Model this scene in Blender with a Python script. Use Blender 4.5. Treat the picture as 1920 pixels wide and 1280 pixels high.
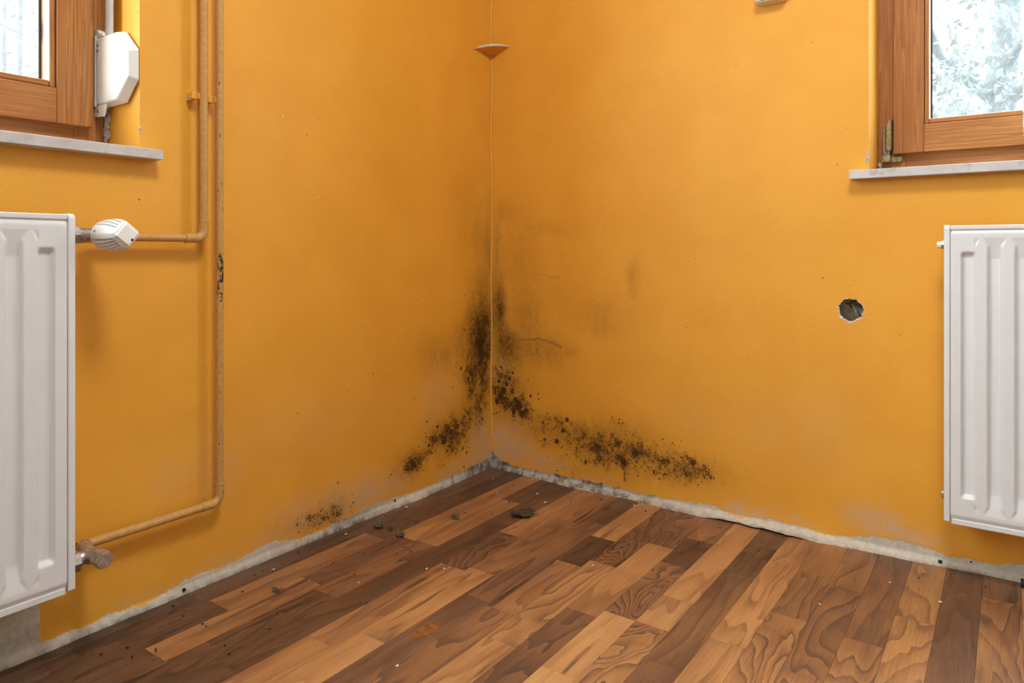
import bpy, bmesh, math, random
import numpy as np
from mathutils import Vector, Matrix

# ------------------------------------------------------------------ scene, camera, light
for o in list(bpy.data.objects):
    bpy.data.objects.remove(o, do_unlink=True)
scene = bpy.context.scene
col = scene.collection

cam_data = bpy.data.cameras.new('camera')
cam = bpy.data.objects.new('camera', cam_data)
col.objects.link(cam)
cam_data.sensor_fit = 'HORIZONTAL'
cam_data.sensor_width = 36.0
cam_data.lens = 1329.3 / 1920 * 36.0
cam_data.shift_y = -(640 - 474) / 1920.0
cam_data.clip_start = 0.02
cam.location = (1.3493, -1.8035, 0.68)
cam.rotation_euler = (math.radians(90), 0, math.radians(35.1217))
scene.camera = cam

world = bpy.data.worlds.new('overcast_sky')
scene.world = world
world.use_nodes = True
wn = world.node_tree.nodes
wn['Background'].inputs['Color'].default_value = (0.86, 0.94, 1.0, 1)
wn['Background'].inputs['Strength'].default_value = 13.5

def portal(name, loc, rot, sx, sy):
    l = bpy.data.lights.new(name, 'AREA')
    l.shape = 'RECTANGLE'; l.size = sx; l.size_y = sy
    l.cycles.is_portal = True
    o = bpy.data.objects.new(name, l); col.objects.link(o)
    o.location = loc; o.rotation_euler = rot
# sampling portals in the window openings (they give no light of their own)
H = math.pi / 2
portal('window_portal', (-0.24, -1.93, 1.58), (0, -H, 0), 1.44, 1.66)
portal('window_portal', (1.60, 0.24, 1.58), (-H, 0, 0), 1.04, 1.44)

vs = scene.view_settings
vs.view_transform = 'Standard'; vs.look = 'None'; vs.gamma = 1.0
vs.use_curve_mapping = False
vs.exposure = 0.06
scene.cycles.max_bounces = 7
scene.cycles.diffuse_bounces = 4
scene.cycles.transparent_max_bounces = 12

rng = np.random.default_rng(7)
random.seed(7)

# ------------------------------------------------------------------ node helpers
class NT:
    def __init__(self, name):
        self.m = bpy.data.materials.new(name); self.m.use_nodes = True
        self.t = self.m.node_tree; self.t.nodes.clear()
        self.out = self.t.nodes.new('ShaderNodeOutputMaterial')
    def n(self, typ, **kw):
        nd = self.t.nodes.new(typ)
        for k, v in kw.items(): setattr(nd, k, v)
        return nd
    def set(self, sock, v):
        if isinstance(v, bpy.types.NodeSocket): self.t.links.new(v, sock)
        elif isinstance(v, (tuple, list)) and sock.type == 'RGBA': sock.default_value = (*v[:3], 1)
        else: sock.default_value = v
    def pos(self):
        return self.n('ShaderNodeNewGeometry').outputs['Position']
    def math(self, op, a, b=0.0, c=None, clamp=False):
        nd = self.n('ShaderNodeMath', operation=op, use_clamp=clamp)
        self.set(nd.inputs[0], a); self.set(nd.inputs[1], b)
        if c is not None: self.set(nd.inputs[2], c)
        return nd.outputs[0]
    def scale(self, v, s):
        nd = self.n('ShaderNodeVectorMath', operation='MULTIPLY')
        self.set(nd.inputs[0], v); nd.inputs[1].default_value = s
        return nd.outputs[0]
    def add(self, v, w):
        nd = self.n('ShaderNodeVectorMath', operation='ADD')
        self.set(nd.inputs[0], v); self.set(nd.inputs[1], w)
        return nd.outputs[0]
    def sep(self, v):
        nd = self.n('ShaderNodeSeparateXYZ'); self.set(nd.inputs[0], v); return nd.outputs
    def comb(self, x, y, z):
        nd = self.n('ShaderNodeCombineXYZ')
        for i, v in enumerate((x, y, z)): self.set(nd.inputs[i], v)
        return nd.outputs[0]
    def noise(self, v, scale=5, detail=3, rough=0.5, dist=0.0):
        nd = self.n('ShaderNodeTexNoise')
        self.set(nd.inputs['Vector'], v); self.set(nd.inputs['Scale'], scale)
        nd.inputs['Detail'].default_value = detail; nd.inputs['Roughness'].default_value = rough
        self.set(nd.inputs['Distortion'], dist)
        return nd.outputs['Fac']
    def voro(self, v, scale, feature='F1'):
        nd = self.n('ShaderNodeTexVoronoi', feature=feature)
        self.set(nd.inputs['Vector'], v); nd.inputs['Scale'].default_value = scale
        return nd.outputs['Distance']
    def ramp(self, f, stops, interp='LINEAR'):
        nd = self.n('ShaderNodeValToRGB'); cr = nd.color_ramp; cr.interpolation = interp
        while len(cr.elements) > 1: cr.elements.remove(cr.elements[-1])
        for i, (p, c) in enumerate(stops):
            e = cr.elements[0] if i == 0 else cr.elements.new(p)
            e.position = p
            e.color = (*c, 1) if isinstance(c, tuple) else (c, c, c, 1)
        self.set(nd.inputs[0], f)
        return nd.outputs['Color']
    def mr(self, v, a, b, c=0.0, d=1.0):
        nd = self.n('ShaderNodeMapRange'); nd.clamp = True; nd.interpolation_type = 'SMOOTHSTEP'
        self.set(nd.inputs['Value'], v)
        for k, x in zip(('From Min', 'From Max', 'To Min', 'To Max'), (a, b, c, d)): self.set(nd.inputs[k], x)
        return nd.outputs['Result']
    def mix(self, f, a, b):
        nd = self.n('ShaderNodeMix', data_type='RGBA')
        self.set(nd.inputs[0], f); self.set(nd.inputs[6], a); self.set(nd.inputs[7], b)
        return nd.outputs[2]
    def attr(self, name):
        return self.n('ShaderNodeAttribute', attribute_name=name).outputs['Fac']
    def bump(self, h, strength=0.3, dist=0.002, normal=None):
        nd = self.n('ShaderNodeBump'); nd.inputs['Strength'].default_value = strength
        nd.inputs['Distance'].default_value = dist
        self.set(nd.inputs['Height'], h)
        if normal is not None: self.set(nd.inputs['Normal'], normal)
        return nd.outputs['Normal']
    def bsdf(self, color, rough=0.5, normal=None, metallic=0.0, spec=0.5, **kw):
        b = self.n('ShaderNodeBsdfPrincipled')
        self.set(b.inputs['Base Color'], color); self.set(b.inputs['Roughness'], rough)
        b.inputs['Metallic'].default_value = metallic
        b.inputs['Specular IOR Level'].default_value = spec
        if normal is not None: self.set(b.inputs['Normal'], normal)
        self.t.links.new(b.outputs[0], self.out.inputs[0])
        return b

ORANGE = (0.70, 0.300, 0.036)

def wall_material(name):
    t = NT(name); p = t.pos()
    fine = t.noise(p, 620, 3, 0.6); mid = t.noise(p, 95, 4, 0.6); low = t.noise(p, 6, 3, 0.5); big = t.noise(p, 1.7, 2, 0.5)
    base = t.mix(t.mr(low, 0.3, 0.7), (0.79, 0.365, 0.035), (0.84, 0.403, 0.044))
    base = t.mix(t.mr(fine, 0.25, 0.75, 0.0, 0.35), base, (0.73, 0.335, 0.036))
    # tiny dark flecks all over
    fl = t.voro(p, 22)
    base = t.mix(t.mr(fl, 0.045, 0.025, 0, t.mr(low, 0.35, 0.6)), base, (0.13, 0.05, 0.012))
    fl2 = t.voro(t.add(p, (3.3, 1.7, 5.1)), 7)
    base = t.mix(t.mr(fl2, 0.014, 0.009), base, (0.85, 0.72, 0.55))
    haze = t.math('MULTIPLY', t.attr('haze'), t.mr(t.math('ADD', mid, t.math('MULTIPLY', fine, 0.6)), 0.45, 1.0, 0.45, 1.0))
    c = t.mix(t.math('MULTIPLY', haze, 1.15, clamp=True), base, (0.115, 0.052, 0.006))
    pal = t.math('MULTIPLY', t.attr('pale'), t.mr(t.noise(p, 60, 3, 0.7), 0.34, 0.62, 0.25, 1.0))
    c = t.mix(t.math('MULTIPLY', pal, 1.05, clamp=True), c, (0.60, 0.42, 0.29))
    md = t.attr('mould')
    def dotmask(scale, lo, hi, off):
        v = t.n('ShaderNodeTexVoronoi', feature='F1'); t.set(v.inputs['Vector'], t.add(p, off)); v.inputs['Scale'].default_value = scale
        rnd = t.n('ShaderNodeSeparateColor'); t.t.links.new(v.outputs['Color'], rnd.inputs[0])
        rad = t.math('MULTIPLY', md, t.mr(rnd.outputs[0], 0.0, 1.0, lo, hi))
        return t.mr(t.math('SUBTRACT', rad, v.outputs['Distance']), -0.10, 0.08)
    d1 = dotmask(150, -0.05, 0.95, (0, 0, 0)); d2 = dotmask(330, 0.0, 0.9, (1.3, 2.1, 0.7))
    film = t.math('MULTIPLY', t.mr(md, 0.05, 0.9), t.mr(t.math('ADD', mid, t.math('MULTIPLY', fine, 0.5)), 0.45, 1.0, 0.15, 0.75))
    c = t.mix(film, c, (0.12, 0.046, 0.008))
    mf = t.math('MAXIMUM', t.math('MULTIPLY', d1, 0.85), t.math('MULTIPLY', d2, 0.75))
    mf = t.math('MAXIMUM', mf, t.mr(t.math('ADD', md, t.math('MULTIPLY', t.math('SUBTRACT', fine, 0.5), 1.1)), 0.75, 1.15))
    mf = t.math('MAXIMUM', mf, t.mr(t.attr('spot'), 0.35, 0.8))
    mcol = t.mix(t.mr(mid, 0.3, 0.7), (0.014, 0.006, 0.003), (0.075, 0.028, 0.006))
    c = t.mix(t.math('MULTIPLY', mf, 0.92), c, mcol)
    # bare plaster
    pl = t.mr(t.math('ADD', t.attr('plast'), t.math('MULTIPLY', t.math('SUBTRACT', mid, 0.5), 0.55)), 0.42, 0.58)
    pc = t.mix(t.mr(mid, 0.3, 0.7), (0.58, 0.52, 0.42), (0.69, 0.63, 0.52))
    g = t.math('MULTIPLY', t.attr('grime'), t.mr(t.noise(t.scale(p, (1, 1, 0.6)), 34, 4, 0.72), 0.40, 0.62, 0.35, 1.0))
    pc = t.mix(t.math('MULTIPLY', g, 0.9, clamp=True), pc, (0.085, 0.070, 0.060))
    cr = t.mr(t.noise(t.scale(p, (1, 1, 0.45)), 120, 3, 0.75, 1.5), 0.66, 0.71)
    pc = t.mix(t.math('MULTIPLY', cr, 0.55), pc, (0.10, 0.08, 0.065))
    pc = t.mix(t.mr(t.attr('spot'), 0.35, 0.8), pc, (0.02, 0.013, 0.01))
    c = t.mix(pl, c, pc)
    pa = t.attr('plast')
    h = t.math('ADD', t.noise(p, 240, 2, 0.55), t.math('MULTIPLY', pa, t.math('SUBTRACT', t.math('MULTIPLY', t.noise(p, 75, 2, 0.65), 2.2), 2.2)))
    nrm = t.bump(h, 0.35, 0.0016)
    r = t.mr(pl, 0, 1, 0.52, 0.9)
    t.bsdf(c, r, nrm, spec=0.35)
    return t.m

def simple(name, color, rough=0.5, metallic=0.0, spec=0.5, var=0.12, nscale=30, bumps=0.0, bscale=200, dirt=None, dscale=60, dlo=0.62, dhi=0.7):
    t = NT(name); p = t.pos()
    n = t.noise(p, nscale, 3)
    c2 = tuple(max(0, v * (1 - var)) for v in color); c1 = tuple(min(1, v * (1 + var * 0.5)) for v in color)
    c = t.mix(t.mr(n, 0.3, 0.7), c2, c1)
    if dirt is not None:
        c = t.mix(t.mr(t.noise(p, dscale, 5, 0.7), dlo, dhi), c, dirt)
    nrm = t.bump(t.noise(p, bscale, 3), bumps, 0.001) if bumps else None
    t.bsdf(c, rough, nrm, metallic, spec)
    return t.m

def pine(name, axis):
    """varnished softwood, grain running along the given axis"""
    t = NT(name); p = t.pos()
    s = [85, 85, 85]; s[axis] = 1.5
    s2 = [420, 420, 420]; s2[axis] = 9
    v = t.scale(p, tuple(s))
    n = t.noise(v, 1.0, 2, 0.5, 0.3)
    ring = t.math('FRACT', t.math('MULTIPLY', n, 9.0))
    ring = t.mr(ring, 0.0, 0.85)
    f = t.noise(t.scale(p, tuple(s2)), 1.0, 2)
    val = t.math('ADD', t.math('MULTIPLY', ring, 0.45), t.math('MULTIPLY', f, 0.45))
    c = t.ramp(val, [(0.1, (0.51, 0.240, 0.072)), (0.45, (0.43, 0.176, 0.045)), (0.8, (0.31, 0.108, 0.026))])
    big = t.noise(p, 5, 2)
    c = t.mix(t.mr(big, 0.4, 0.75, 0, 0.35), c, (0.33, 0.095, 0.022))
    k = t.voro(t.scale(p, tuple(0.45 if i == axis else 1.0 for i in range(3))), 7.0)
    c = t.mix(t.mr(k, 0.10, 0.03, 0, 0.85), c, (0.07, 0.022, 0.008))
    t.bsdf(c, 0.42, t.bump(val, 0.12, 0.001), spec=0.4)
    return t.m

def laminate(name, island=False):
    t = NT(name)
    x, y, z = t.sep(t.pos())
    if island:
        rnd = t.n('ShaderNodeNewGeometry').outputs['Random Per Island']
        tone = t.mr(rnd, 0, 1, 0.34, 0.72); fig = t.math('FRACT', t.math('MULTIPLY', rnd, 7.13)); seed = t.math('FRACT', t.math('MULTIPLY', rnd, 31.7))
        stk = t.math('FRACT', t.math('MULTIPLY', rnd, 13.7))
    else:
        oi = t.n('ShaderNodeObjectInfo')
        sc = t.n('ShaderNodeSeparateColor'); t.t.links.new(oi.outputs['Color'], sc.inputs[0])
        tone, fig, seed = sc.outputs[0], sc.outputs[1], sc.outputs[2]
        stk = oi.outputs['Alpha']
    sx = t.math('MULTIPLY', seed, 91.0); sy = t.math('MULTIPLY', seed, 53.0)
    ysc = t.math('ADD', 1.3, t.math('MULTIPLY', fig, 4.2))
    v = t.comb(t.math('ADD', t.math('MULTIPLY', x, 11.0), sx), t.math('ADD', t.math('MULTIPLY', y, ysc), sy), seed)
    n1 = t.noise(v, 1.0, 3.0, 0.36, t.math('MULTIPLY', fig, 0.8))
    freq = t.math('ADD', 16.0, t.math('MULTIPLY', fig, 34.0))
    saw = t.math('FRACT', t.math('MULTIPLY', n1, t.math('MULTIPLY', freq, 0.40)))
    ring = saw
    line = t.math('MULTIPLY', t.mr(saw, 0.62, 0.95), t.mr(saw, 1.0, 0.95))
    line = t.math('MULTIPLY', line, t.mr(t.noise(v, 3.0, 2), 0.35, 0.6, 0.25, 1.0))
    vf = t.comb(t.math('ADD', t.math('MULTIPLY', x, 330.0), sx), t.math('ADD', t.math('MULTIPLY', y, 11.0), sy), 0.0)
    fine = t.noise(vf, 1.0, 3, 0.6, 0.2)
    vp = t.comb(t.math('MULTIPLY', x, 900.0), t.math('MULTIPLY', y, 55.0), seed)
    pore = t.noise(vp, 1.0, 2, 0.6)
    vs_ = t.comb(t.math('ADD', t.math('MULTIPLY', x, 26.0), sy), t.math('ADD', t.math('MULTIPLY', y, 2.6), sx), seed)
    st = t.noise(vs_, 1.0, 4, 0.6, 0.6)
    streak = t.math('MULTIPLY', t.mr(st, t.math('SUBTRACT', 0.66, t.math('MULTIPLY', stk, 0.14)), 0.74), t.mr(stk, 0.0, 0.5, 0.25, 1.0))
    cloud = t.noise(t.comb(t.math('ADD', t.math('MULTIPLY', x, 9.0), sy), t.math('ADD', t.math('MULTIPLY', y, 3.5), sx), 3.0), 1.0, 2)
    val = t.math('ADD', tone, t.math('MULTIPLY', t.math('SUBTRACT', fine, 0.5), 0.26))
    val = t.math('ADD', val, t.math('MULTIPLY', t.math('SUBTRACT', cloud, 0.5), 0.34))
    val = t.math('ADD', val, t.math('MULTIPLY', t.math('SUBTRACT', 0.5, ring), t.math('ADD', 0.06, t.math('MULTIPLY', fig, 0.13))))
    val = t.math('SUBTRACT', val, t.math('MULTIPLY', line, t.math('ADD', 0.05, t.math('MULTIPLY', fig, 0.13))))
    val = t.math('SUBTRACT', val, t.math('MULTIPLY', streak, 0.34))
    val = t.math('SUBTRACT', val, t.math('MULTIPLY', t.mr(pore, 0.58, 0.72), 0.07))
    c = t.ramp(val, [(0.0, (0.024, 0.013, 0.009)), (0.22, (0.065, 0.032, 0.019)), (0.40, (0.140, 0.066, 0.036)),
                     (0.55, (0.275, 0.122, 0.049)), (0.70, (0.445, 0.215, 0.078)), (1.0, (0.66, 0.39, 0.18))])
    c = t.mix(t.mr(t.noise(t.pos(), 7, 3), 0.45, 0.75, 0, 0.12), c, (0.14, 0.105, 0.08))
    # grey dust film towards the damp corner, with a shape of its own
    du = t.attr('Dust') if False else t.mr(t.noise(t.pos(), 45, 5, 0.7), 0.52, 0.68, 0.0, 0.16)
    c = t.mix(du, c, (0.20, 0.15, 0.115))
    t.bsdf(c, t.mr(t.noise(t.pos(), 14, 3), 0.3, 0.7, 0.36, 0.48), t.bump(fine, 0.05, 0.0006), spec=0.42)
    return t.m

M = {}
M['wall'] = wall_material('painted_wall')
M['white_plaster'] = simple('white_plaster', (0.80, 0.79, 0.77), 0.85, var=0.04, bumps=0.2)
M['grey_wall'] = simple('grey_wall', (0.26, 0.27, 0.28), 0.8, var=0.05, bumps=0.2)
M['reveal'] = simple('reveal_paint', (0.72, 0.36, 0.07), 0.5, var=0.06, bumps=0.25, bscale=260)
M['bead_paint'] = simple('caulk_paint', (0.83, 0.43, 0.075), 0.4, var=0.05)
M['enamel'] = simple('white_enamel', (0.74, 0.74, 0.735), 0.28, var=0.02, dirt=(0.30, 0.26, 0.22), dscale=140, dlo=0.735, dhi=0.76)
M['plastic'] = simple('ivory_plastic', (0.86, 0.84, 0.77), 0.35, var=0.03, dirt=(0.25, 0.2, 0.15), dscale=160, dlo=0.74, dhi=0.77)
M['plastic_white'] = simple('white_plastic', (0.86, 0.85, 0.82), 0.35, var=0.03)
M['cream'] = simple('cream_plastic', (0.80, 0.76, 0.62), 0.4, var=0.04)
M['slot'] = simple('dark_slot', (0.05, 0.045, 0.04), 0.7)
M['black'] = simple('black_mark', (0.008, 0.008, 0.008), 0.5)
M['nickel'] = simple('dull_nickel', (0.48, 0.44, 0.40), 0.36, metallic=0.7, var=0.25, nscale=120, bumps=0.15, dirt=(0.22, 0.17, 0.13), dscale=90, dlo=0.52, dhi=0.7)
M['brass'] = simple('dull_brass', (0.42, 0.34, 0.17), 0.42, metallic=0.75, var=0.3, nscale=160, dirt=(0.10, 0.08, 0.05), dscale=130, dlo=0.55, dhi=0.65)
M['stone'] = simple('stone_sill', (0.60, 0.565, 0.545), 0.4, var=0.12, nscale=18, dirt=(0.42, 0.38, 0.36), dscale=40, dlo=0.5, dhi=0.7)
M['webbing'] = simple('strap_webbing', (0.52, 0.50, 0.47), 0.9, var=0.1, bumps=0.5, bscale=900)
M['crumb_plaster'] = simple('crumbled_plaster', (0.55, 0.49, 0.42), 0.95, var=0.3, nscale=150, bumps=0.8, bscale=300)
M['dust'] = simple('dust_fluff', (0.15, 0.12, 0.095), 0.95, var=0.5, nscale=240)
M['leafdead'] = simple('dry_leaf', (0.075, 0.052, 0.030), 0.85, var=0.5, nscale=160)
M['crumb'] = simple('mould_crumb', (0.028, 0.017, 0.011), 0.9, var=0.5, nscale=400)
M['chip'] = simple('plaster_chip', (0.72, 0.60, 0.50), 0.85, var=0.2, nscale=300)
M['stain'] = simple('rust_stain', (0.25, 0.088, 0.018), 0.5, var=0.4, nscale=120)
M['gap'] = simple('underlay', (0.03, 0.022, 0.016), 0.95)
M['box_inside'] = simple('junction_box_inside', (0.52, 0.45, 0.34), 0.8, var=0.3, nscale=90)
M['rim'] = simple('broken_rim', (0.74, 0.62, 0.50), 0.9, var=0.2, nscale=300)
M['wire_brown'] = simple('wire_brown', (0.10, 0.028, 0.010), 0.5)
M['wire_blue'] = simple('wire_blue', (0.035, 0.075, 0.17), 0.45)
M['wire_green'] = simple('wire_green_yellow', (0.24, 0.20, 0.02), 0.5)
M['bark'] = simple('bark', (0.038, 0.036, 0.036), 0.9, var=0.4, nscale=14, bumps=0.6, bscale=30)
M['leaf'] = simple('leaf', (0.040, 0.050, 0.036), 0.6, var=0.4, nscale=6)
M['grass'] = simple('grass_ground', (0.30, 0.32, 0.24), 0.9, var=0.3, nscale=3)
M['pine_y'] = pine('pine_rail_left', 1)
M['pine_x'] = pine('pine_rail_right', 0)
M['pine_z'] = pine('pine_stile', 2)
M['floor'] = laminate('laminate_stave')
M['floor_far'] = laminate('laminate_field', True)

def glow_material(strength):
    t = NT('fill_lamp_glow'); e = t.n('ShaderNodeEmission')
    e.inputs['Color'].default_value = (0.93, 0.97, 1.0, 1); e.inputs['Strength'].default_value = strength
    t.t.links.new(e.outputs[0], t.out.inputs[0]); return t.m
M['opal'] = glow_material(47.0)

def pipe_material():
    t = NT('painted_pipe'); p = t.pos(); x, y, z = t.sep(p)
    c = t.mix(t.mr(t.noise(p, 130, 4, 0.7), 0.35, 0.65), (0.50, 0.265, 0.072), (0.57, 0.325, 0.105))
    # chipped paint showing dark steel on the return pipe
    n = t.noise(t.scale(p, (1.0, 1.0, 0.45)), 170, 4, 0.65)
    win = t.math('MULTIPLY', t.mr(z, 0.545, 0.625), t.mr(z, 0.69, 0.665))
    near = t.math('MULTIPLY', t.mr(y, -0.972, -0.966), t.mr(x, 0.020, 0.027))
    f = t.mr(t.math('ADD', n, t.math('MULTIPLY', t.math('MULTIPLY', win, near), 0.17)), 0.635, 0.66)
    f = t.math('MULTIPLY', f, near)
    c = t.mix(f, c, (0.022, 0.022, 0.012))
    sp = t.mr(t.voro(p, 42), 0.055, 0.03)
    c = t.mix(t.math('MULTIPLY', sp, 0.6), c, (0.13, 0.06, 0.02))
    t.bsdf(c, 0.42, t.bump(t.noise(p, 300, 3), 0.15, 0.0008), spec=0.4)
    return t.m
M['pipe'] = pipe_material()

def glass_material():
    t = NT('dusty_glass'); p = t.pos()
    tr = t.n('ShaderNodeBsdfTransparent'); tr.inputs[0].default_value = (0.96, 0.98, 0.98, 1)
    gl = t.n('ShaderNodeBsdfGlossy'); gl.inputs['Roughness'].default_value = 0.02
    tl = t.n('ShaderNodeBsdfTranslucent'); tl.inputs[0].default_value = (0.80, 0.90, 1.0, 1)
    d = t.math('ADD', t.mr(t.noise(p, 9, 4, 0.7), 0.25, 0.75, 0.014, 0.045), t.mr(t.noise(p, 420, 2, 0.6), 0.5, 0.75, 0.0, 0.04))
    m1 = t.n('ShaderNodeMixShader'); t.set(m1.inputs[0], d)
    t.t.links.new(tr.outputs[0], m1.inputs[1]); t.t.links.new(tl.outputs[0], m1.inputs[2])
    fr = t.n('ShaderNodeFresnel'); fr.inputs['IOR'].default_value = 1.35
    bf = t.n('ShaderNodeNewGeometry').outputs['Backfacing']
    m2 = t.n('ShaderNodeMixShader'); t.set(m2.inputs[0], t.math('MULTIPLY', fr.outputs[0], t.math('SUBTRACT', 1.0, bf)))
    t.t.links.new(m1.outputs[0], m2.inputs[1]); t.t.links.new(gl.outputs[0], m2.inputs[2])
    t.t.links.new(m2.outputs[0], t.out.inputs[0])
    return t.m
M['glass'] = glass_material()

def lace_material():
    t = NT('lace'); p = t.pos()
    mesh = t.math('MULTIPLY', t.mr(t.noise(t.scale(p, (1, 0.2, 1)), 28, 2, 0.5, 0.8), 0.44, 0.50), 1.0)
    net = t.mr(t.voro(t.scale(p, (1, 0.2, 1)), 340, 'DISTANCE_TO_EDGE'), 0.16, 0.06)
    a = t.math('MAXIMUM', t.math('MULTIPLY', mesh, 0.93), t.math('MULTIPLY', net, 0.75))
    tr = t.n('ShaderNodeBsdfTransparent')
    df = t.n('ShaderNodeBsdfDiffuse'); df.inputs[0].default_value = (0.80, 0.80, 0.77, 1)
    tl = t.n('ShaderNodeBsdfTranslucent'); tl.inputs[0].default_value = (0.7, 0.7, 0.67, 1)
    m0 = t.n('ShaderNodeMixShader'); m0.inputs[0].default_value = 0.4
    t.t.links.new(df.outputs[0], m0.inputs[1]); t.t.links.new(tl.outputs[0], m0.inputs[2])
    m1 = t.n('ShaderNodeMixShader'); t.set(m1.inputs[0], a)
    t.t.links.new(tr.outputs[0], m1.inputs[1]); t.t.links.new(m0.outputs[0], m1.inputs[2])
    t.t.links.new(m1.outputs[0], t.out.inputs[0])
    return t.m
M['lace'] = lace_material()

# ------------------------------------------------------------------ mesh helpers
def tag(o, label=None, cat=None, group=None, kind=None):
    if label: o['label'] = label
    if cat: o['category'] = cat
    if group: o['group'] = group
    if kind: o['kind'] = kind
    return o

def empty(name, loc=(0, 0, 0)):
    o = bpy.data.objects.new(name, None); col.objects.link(o)
    o.location = loc; o.empty_display_size = 0.05
    return o

def obj(name, bm, mat, parent=None, smooth=30, bevel=0.0, seg=2):
    me = bpy.data.meshes.new(name)
    bmesh.ops.recalc_face_normals(bm, faces=bm.faces)
    bm.to_mesh(me); bm.free()
    me.materials.append(mat)
    if smooth:
        me.shade_smooth(); me.set_sharp_from_angle(angle=math.radians(smooth))
    o = bpy.data.objects.new(name, me); col.objects.link(o)
    if bevel:
        b = o.modifiers.new('bevel', 'BEVEL'); b.width = bevel; b.segments = seg; b.limit_method = 'ANGLE'
        b.harden_normals = True
    if parent:
        o.parent = parent
        o.matrix_parent_inverse = Matrix.Translation(-parent.location)
    return o

def box(bm, x0, x1, y0, y1, z0, z1):
    vs = [bm.verts.new((x, y, z)) for x in (x0, x1) for y in (y0, y1) for z in (z0, z1)]
    for f in ((0, 1, 3, 2), (4, 6, 7, 5), (0, 4, 5, 1), (2, 3, 7, 6), (0, 2, 6, 4), (1, 5, 7, 3)):
        bm.faces.new([vs[i] for i in f])
    return vs

def nbox(*a):
    bm = bmesh.new(); box(bm, *a); return bm

def tube(bm, pts, r, n=14, cap=True):
    pts = [Vector(p) for p in pts]; rings = []; up = None
    for i, p in enumerate(pts):
        d = (pts[min(i + 1, len(pts) - 1)] - pts[max(i - 1, 0)]).normalized()
        if up is None:
            up = Vector((0, 0, 1)) if abs(d.z) < 0.9 else Vector((1, 0, 0))
        s = d.cross(up).normalized(); up = s.cross(d).normalized()
        rr = float(r[i]) if isinstance(r, (list, tuple)) else r
        rings.append([bm.verts.new(p + rr * (math.cos(a) * s + math.sin(a) * up)) for a in (2 * math.pi * k / n for k in range(n))])
    for a, b in zip(rings, rings[1:]):
        for k in range(n):
            bm.faces.new((a[k], a[(k + 1) % n], b[(k + 1) % n], b[k]))
    if cap:
        bm.faces.new(rings[0]); bm.faces.new(list(reversed(rings[-1])))

def cyl(bm, p0, p1, r0, r1=None, n=20):
    tube(bm, [p0, p1], [r0, r1 if r1 is not None else r0], n)

def prism(bm, poly, fn, a, b, poly2=None):
    """extrude polygon (u,v) from depth a to b with fn(u,v,d)->xyz"""
    poly2 = poly2 or poly
    A = [bm.verts.new(fn(u, v, a)) for u, v in poly]; B = [bm.verts.new(fn(u, v, b)) for u, v in poly2]
    bm.faces.new(A); bm.faces.new(list(reversed(B))); n = len(poly)
    for i in range(n): bm.faces.new((A[i], A[(i + 1) % n], B[(i + 1) % n], B[i]))

def bend(p0, pc, p1, r, n=8):
    """polyline p0 -> rounded corner at pc -> p1"""
    p0, pc, p1 = Vector(p0), Vector(pc), Vector(p1)
    a = pc + (p0 - pc).normalized() * r; b = pc + (p1 - pc).normalized() * r
    out = [p0]
    for i in range(n + 1):
        t = i / n
        # circular arc through a..b around the inner centre
        c = a + (b - pc)
        ang = t * math.pi / 2
        out.append(c + (a - c) * math.cos(ang) + (b - c) * math.sin(ang))
    out.append(p1)
    return out

def lump(bm, c, r, seed, sq=(1, 1, 1), sub=2, amp=0.35):
    rg = random.Random(seed)
    res = bmesh.ops.create_icosphere(bm, subdivisions=sub, radius=1.0)
    for v in res['verts']:
        k = 1 + amp * (rg.random() - 0.5) * 2
        v.co = Vector((c[0] + v.co.x * r * sq[0] * k, c[1] + v.co.y * r * sq[1] * k, c[2] + v.co.z * r * sq[2] * k))

# ------------------------------------------------------------------ walls
def vnoise(u, v, cell, seed):
    rg = np.random.default_rng(seed); G = rg.random((256, 256))
    a = u / cell + 57.3; b = v / cell + 31.7
    i = np.floor(a).astype(int); j = np.floor(b).astype(int)
    fa = a - i; fb = b - j; fa = fa * fa * (3 - 2 * fa); fb = fb * fb * (3 - 2 * fb)
    g = lambda p, q: G[p % 256, q % 256]
    return (g(i, j) * (1 - fa) + g(i + 1, j) * fa) * (1 - fb) + (g(i, j + 1) * (1 - fa) + g(i + 1, j + 1) * fa) * fb

def fbm(u, v, cell, seed, oct=4):
    s = 0; a = 0.5
    for k in range(oct):
        s = s + a * vnoise(u, v, cell / 2 ** k, seed + k); a *= 0.5
    return s / (1 - 0.5 ** oct)

def blobs(U, V, L, warp, seed, k=1.0):
    wu = U + warp * (fbm(U, V, 0.05, seed) - 0.5); wv = V + warp * (fbm(U, V, 0.05, seed + 20) - 0.5)
    D = np.zeros_like(U)
    for (u, v, ru, rv, s) in L:
        q = ((wu - u) / (ru * k)) ** 2 + ((wv - v) / (rv * k)) ** 2
        D = np.maximum(D, s * np.exp(-q * 0.9)) + 0.15 * s * np.exp(-q * 0.9)
    return D

def seg_dist(U, V, poly):
    d = np.full_like(U, 9.0)
    for (a, b), (c, e) in zip(poly, poly[1:]):
        L2 = (c - a) ** 2 + (e - b) ** 2
        t = np.clip(((U - a) * (c - a) + (V - b) * (e - b)) / L2, 0, 1)
        d = np.minimum(d, np.hypot(U - a - t * (c - a), V - b - t * (e - b)))
    return d

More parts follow.
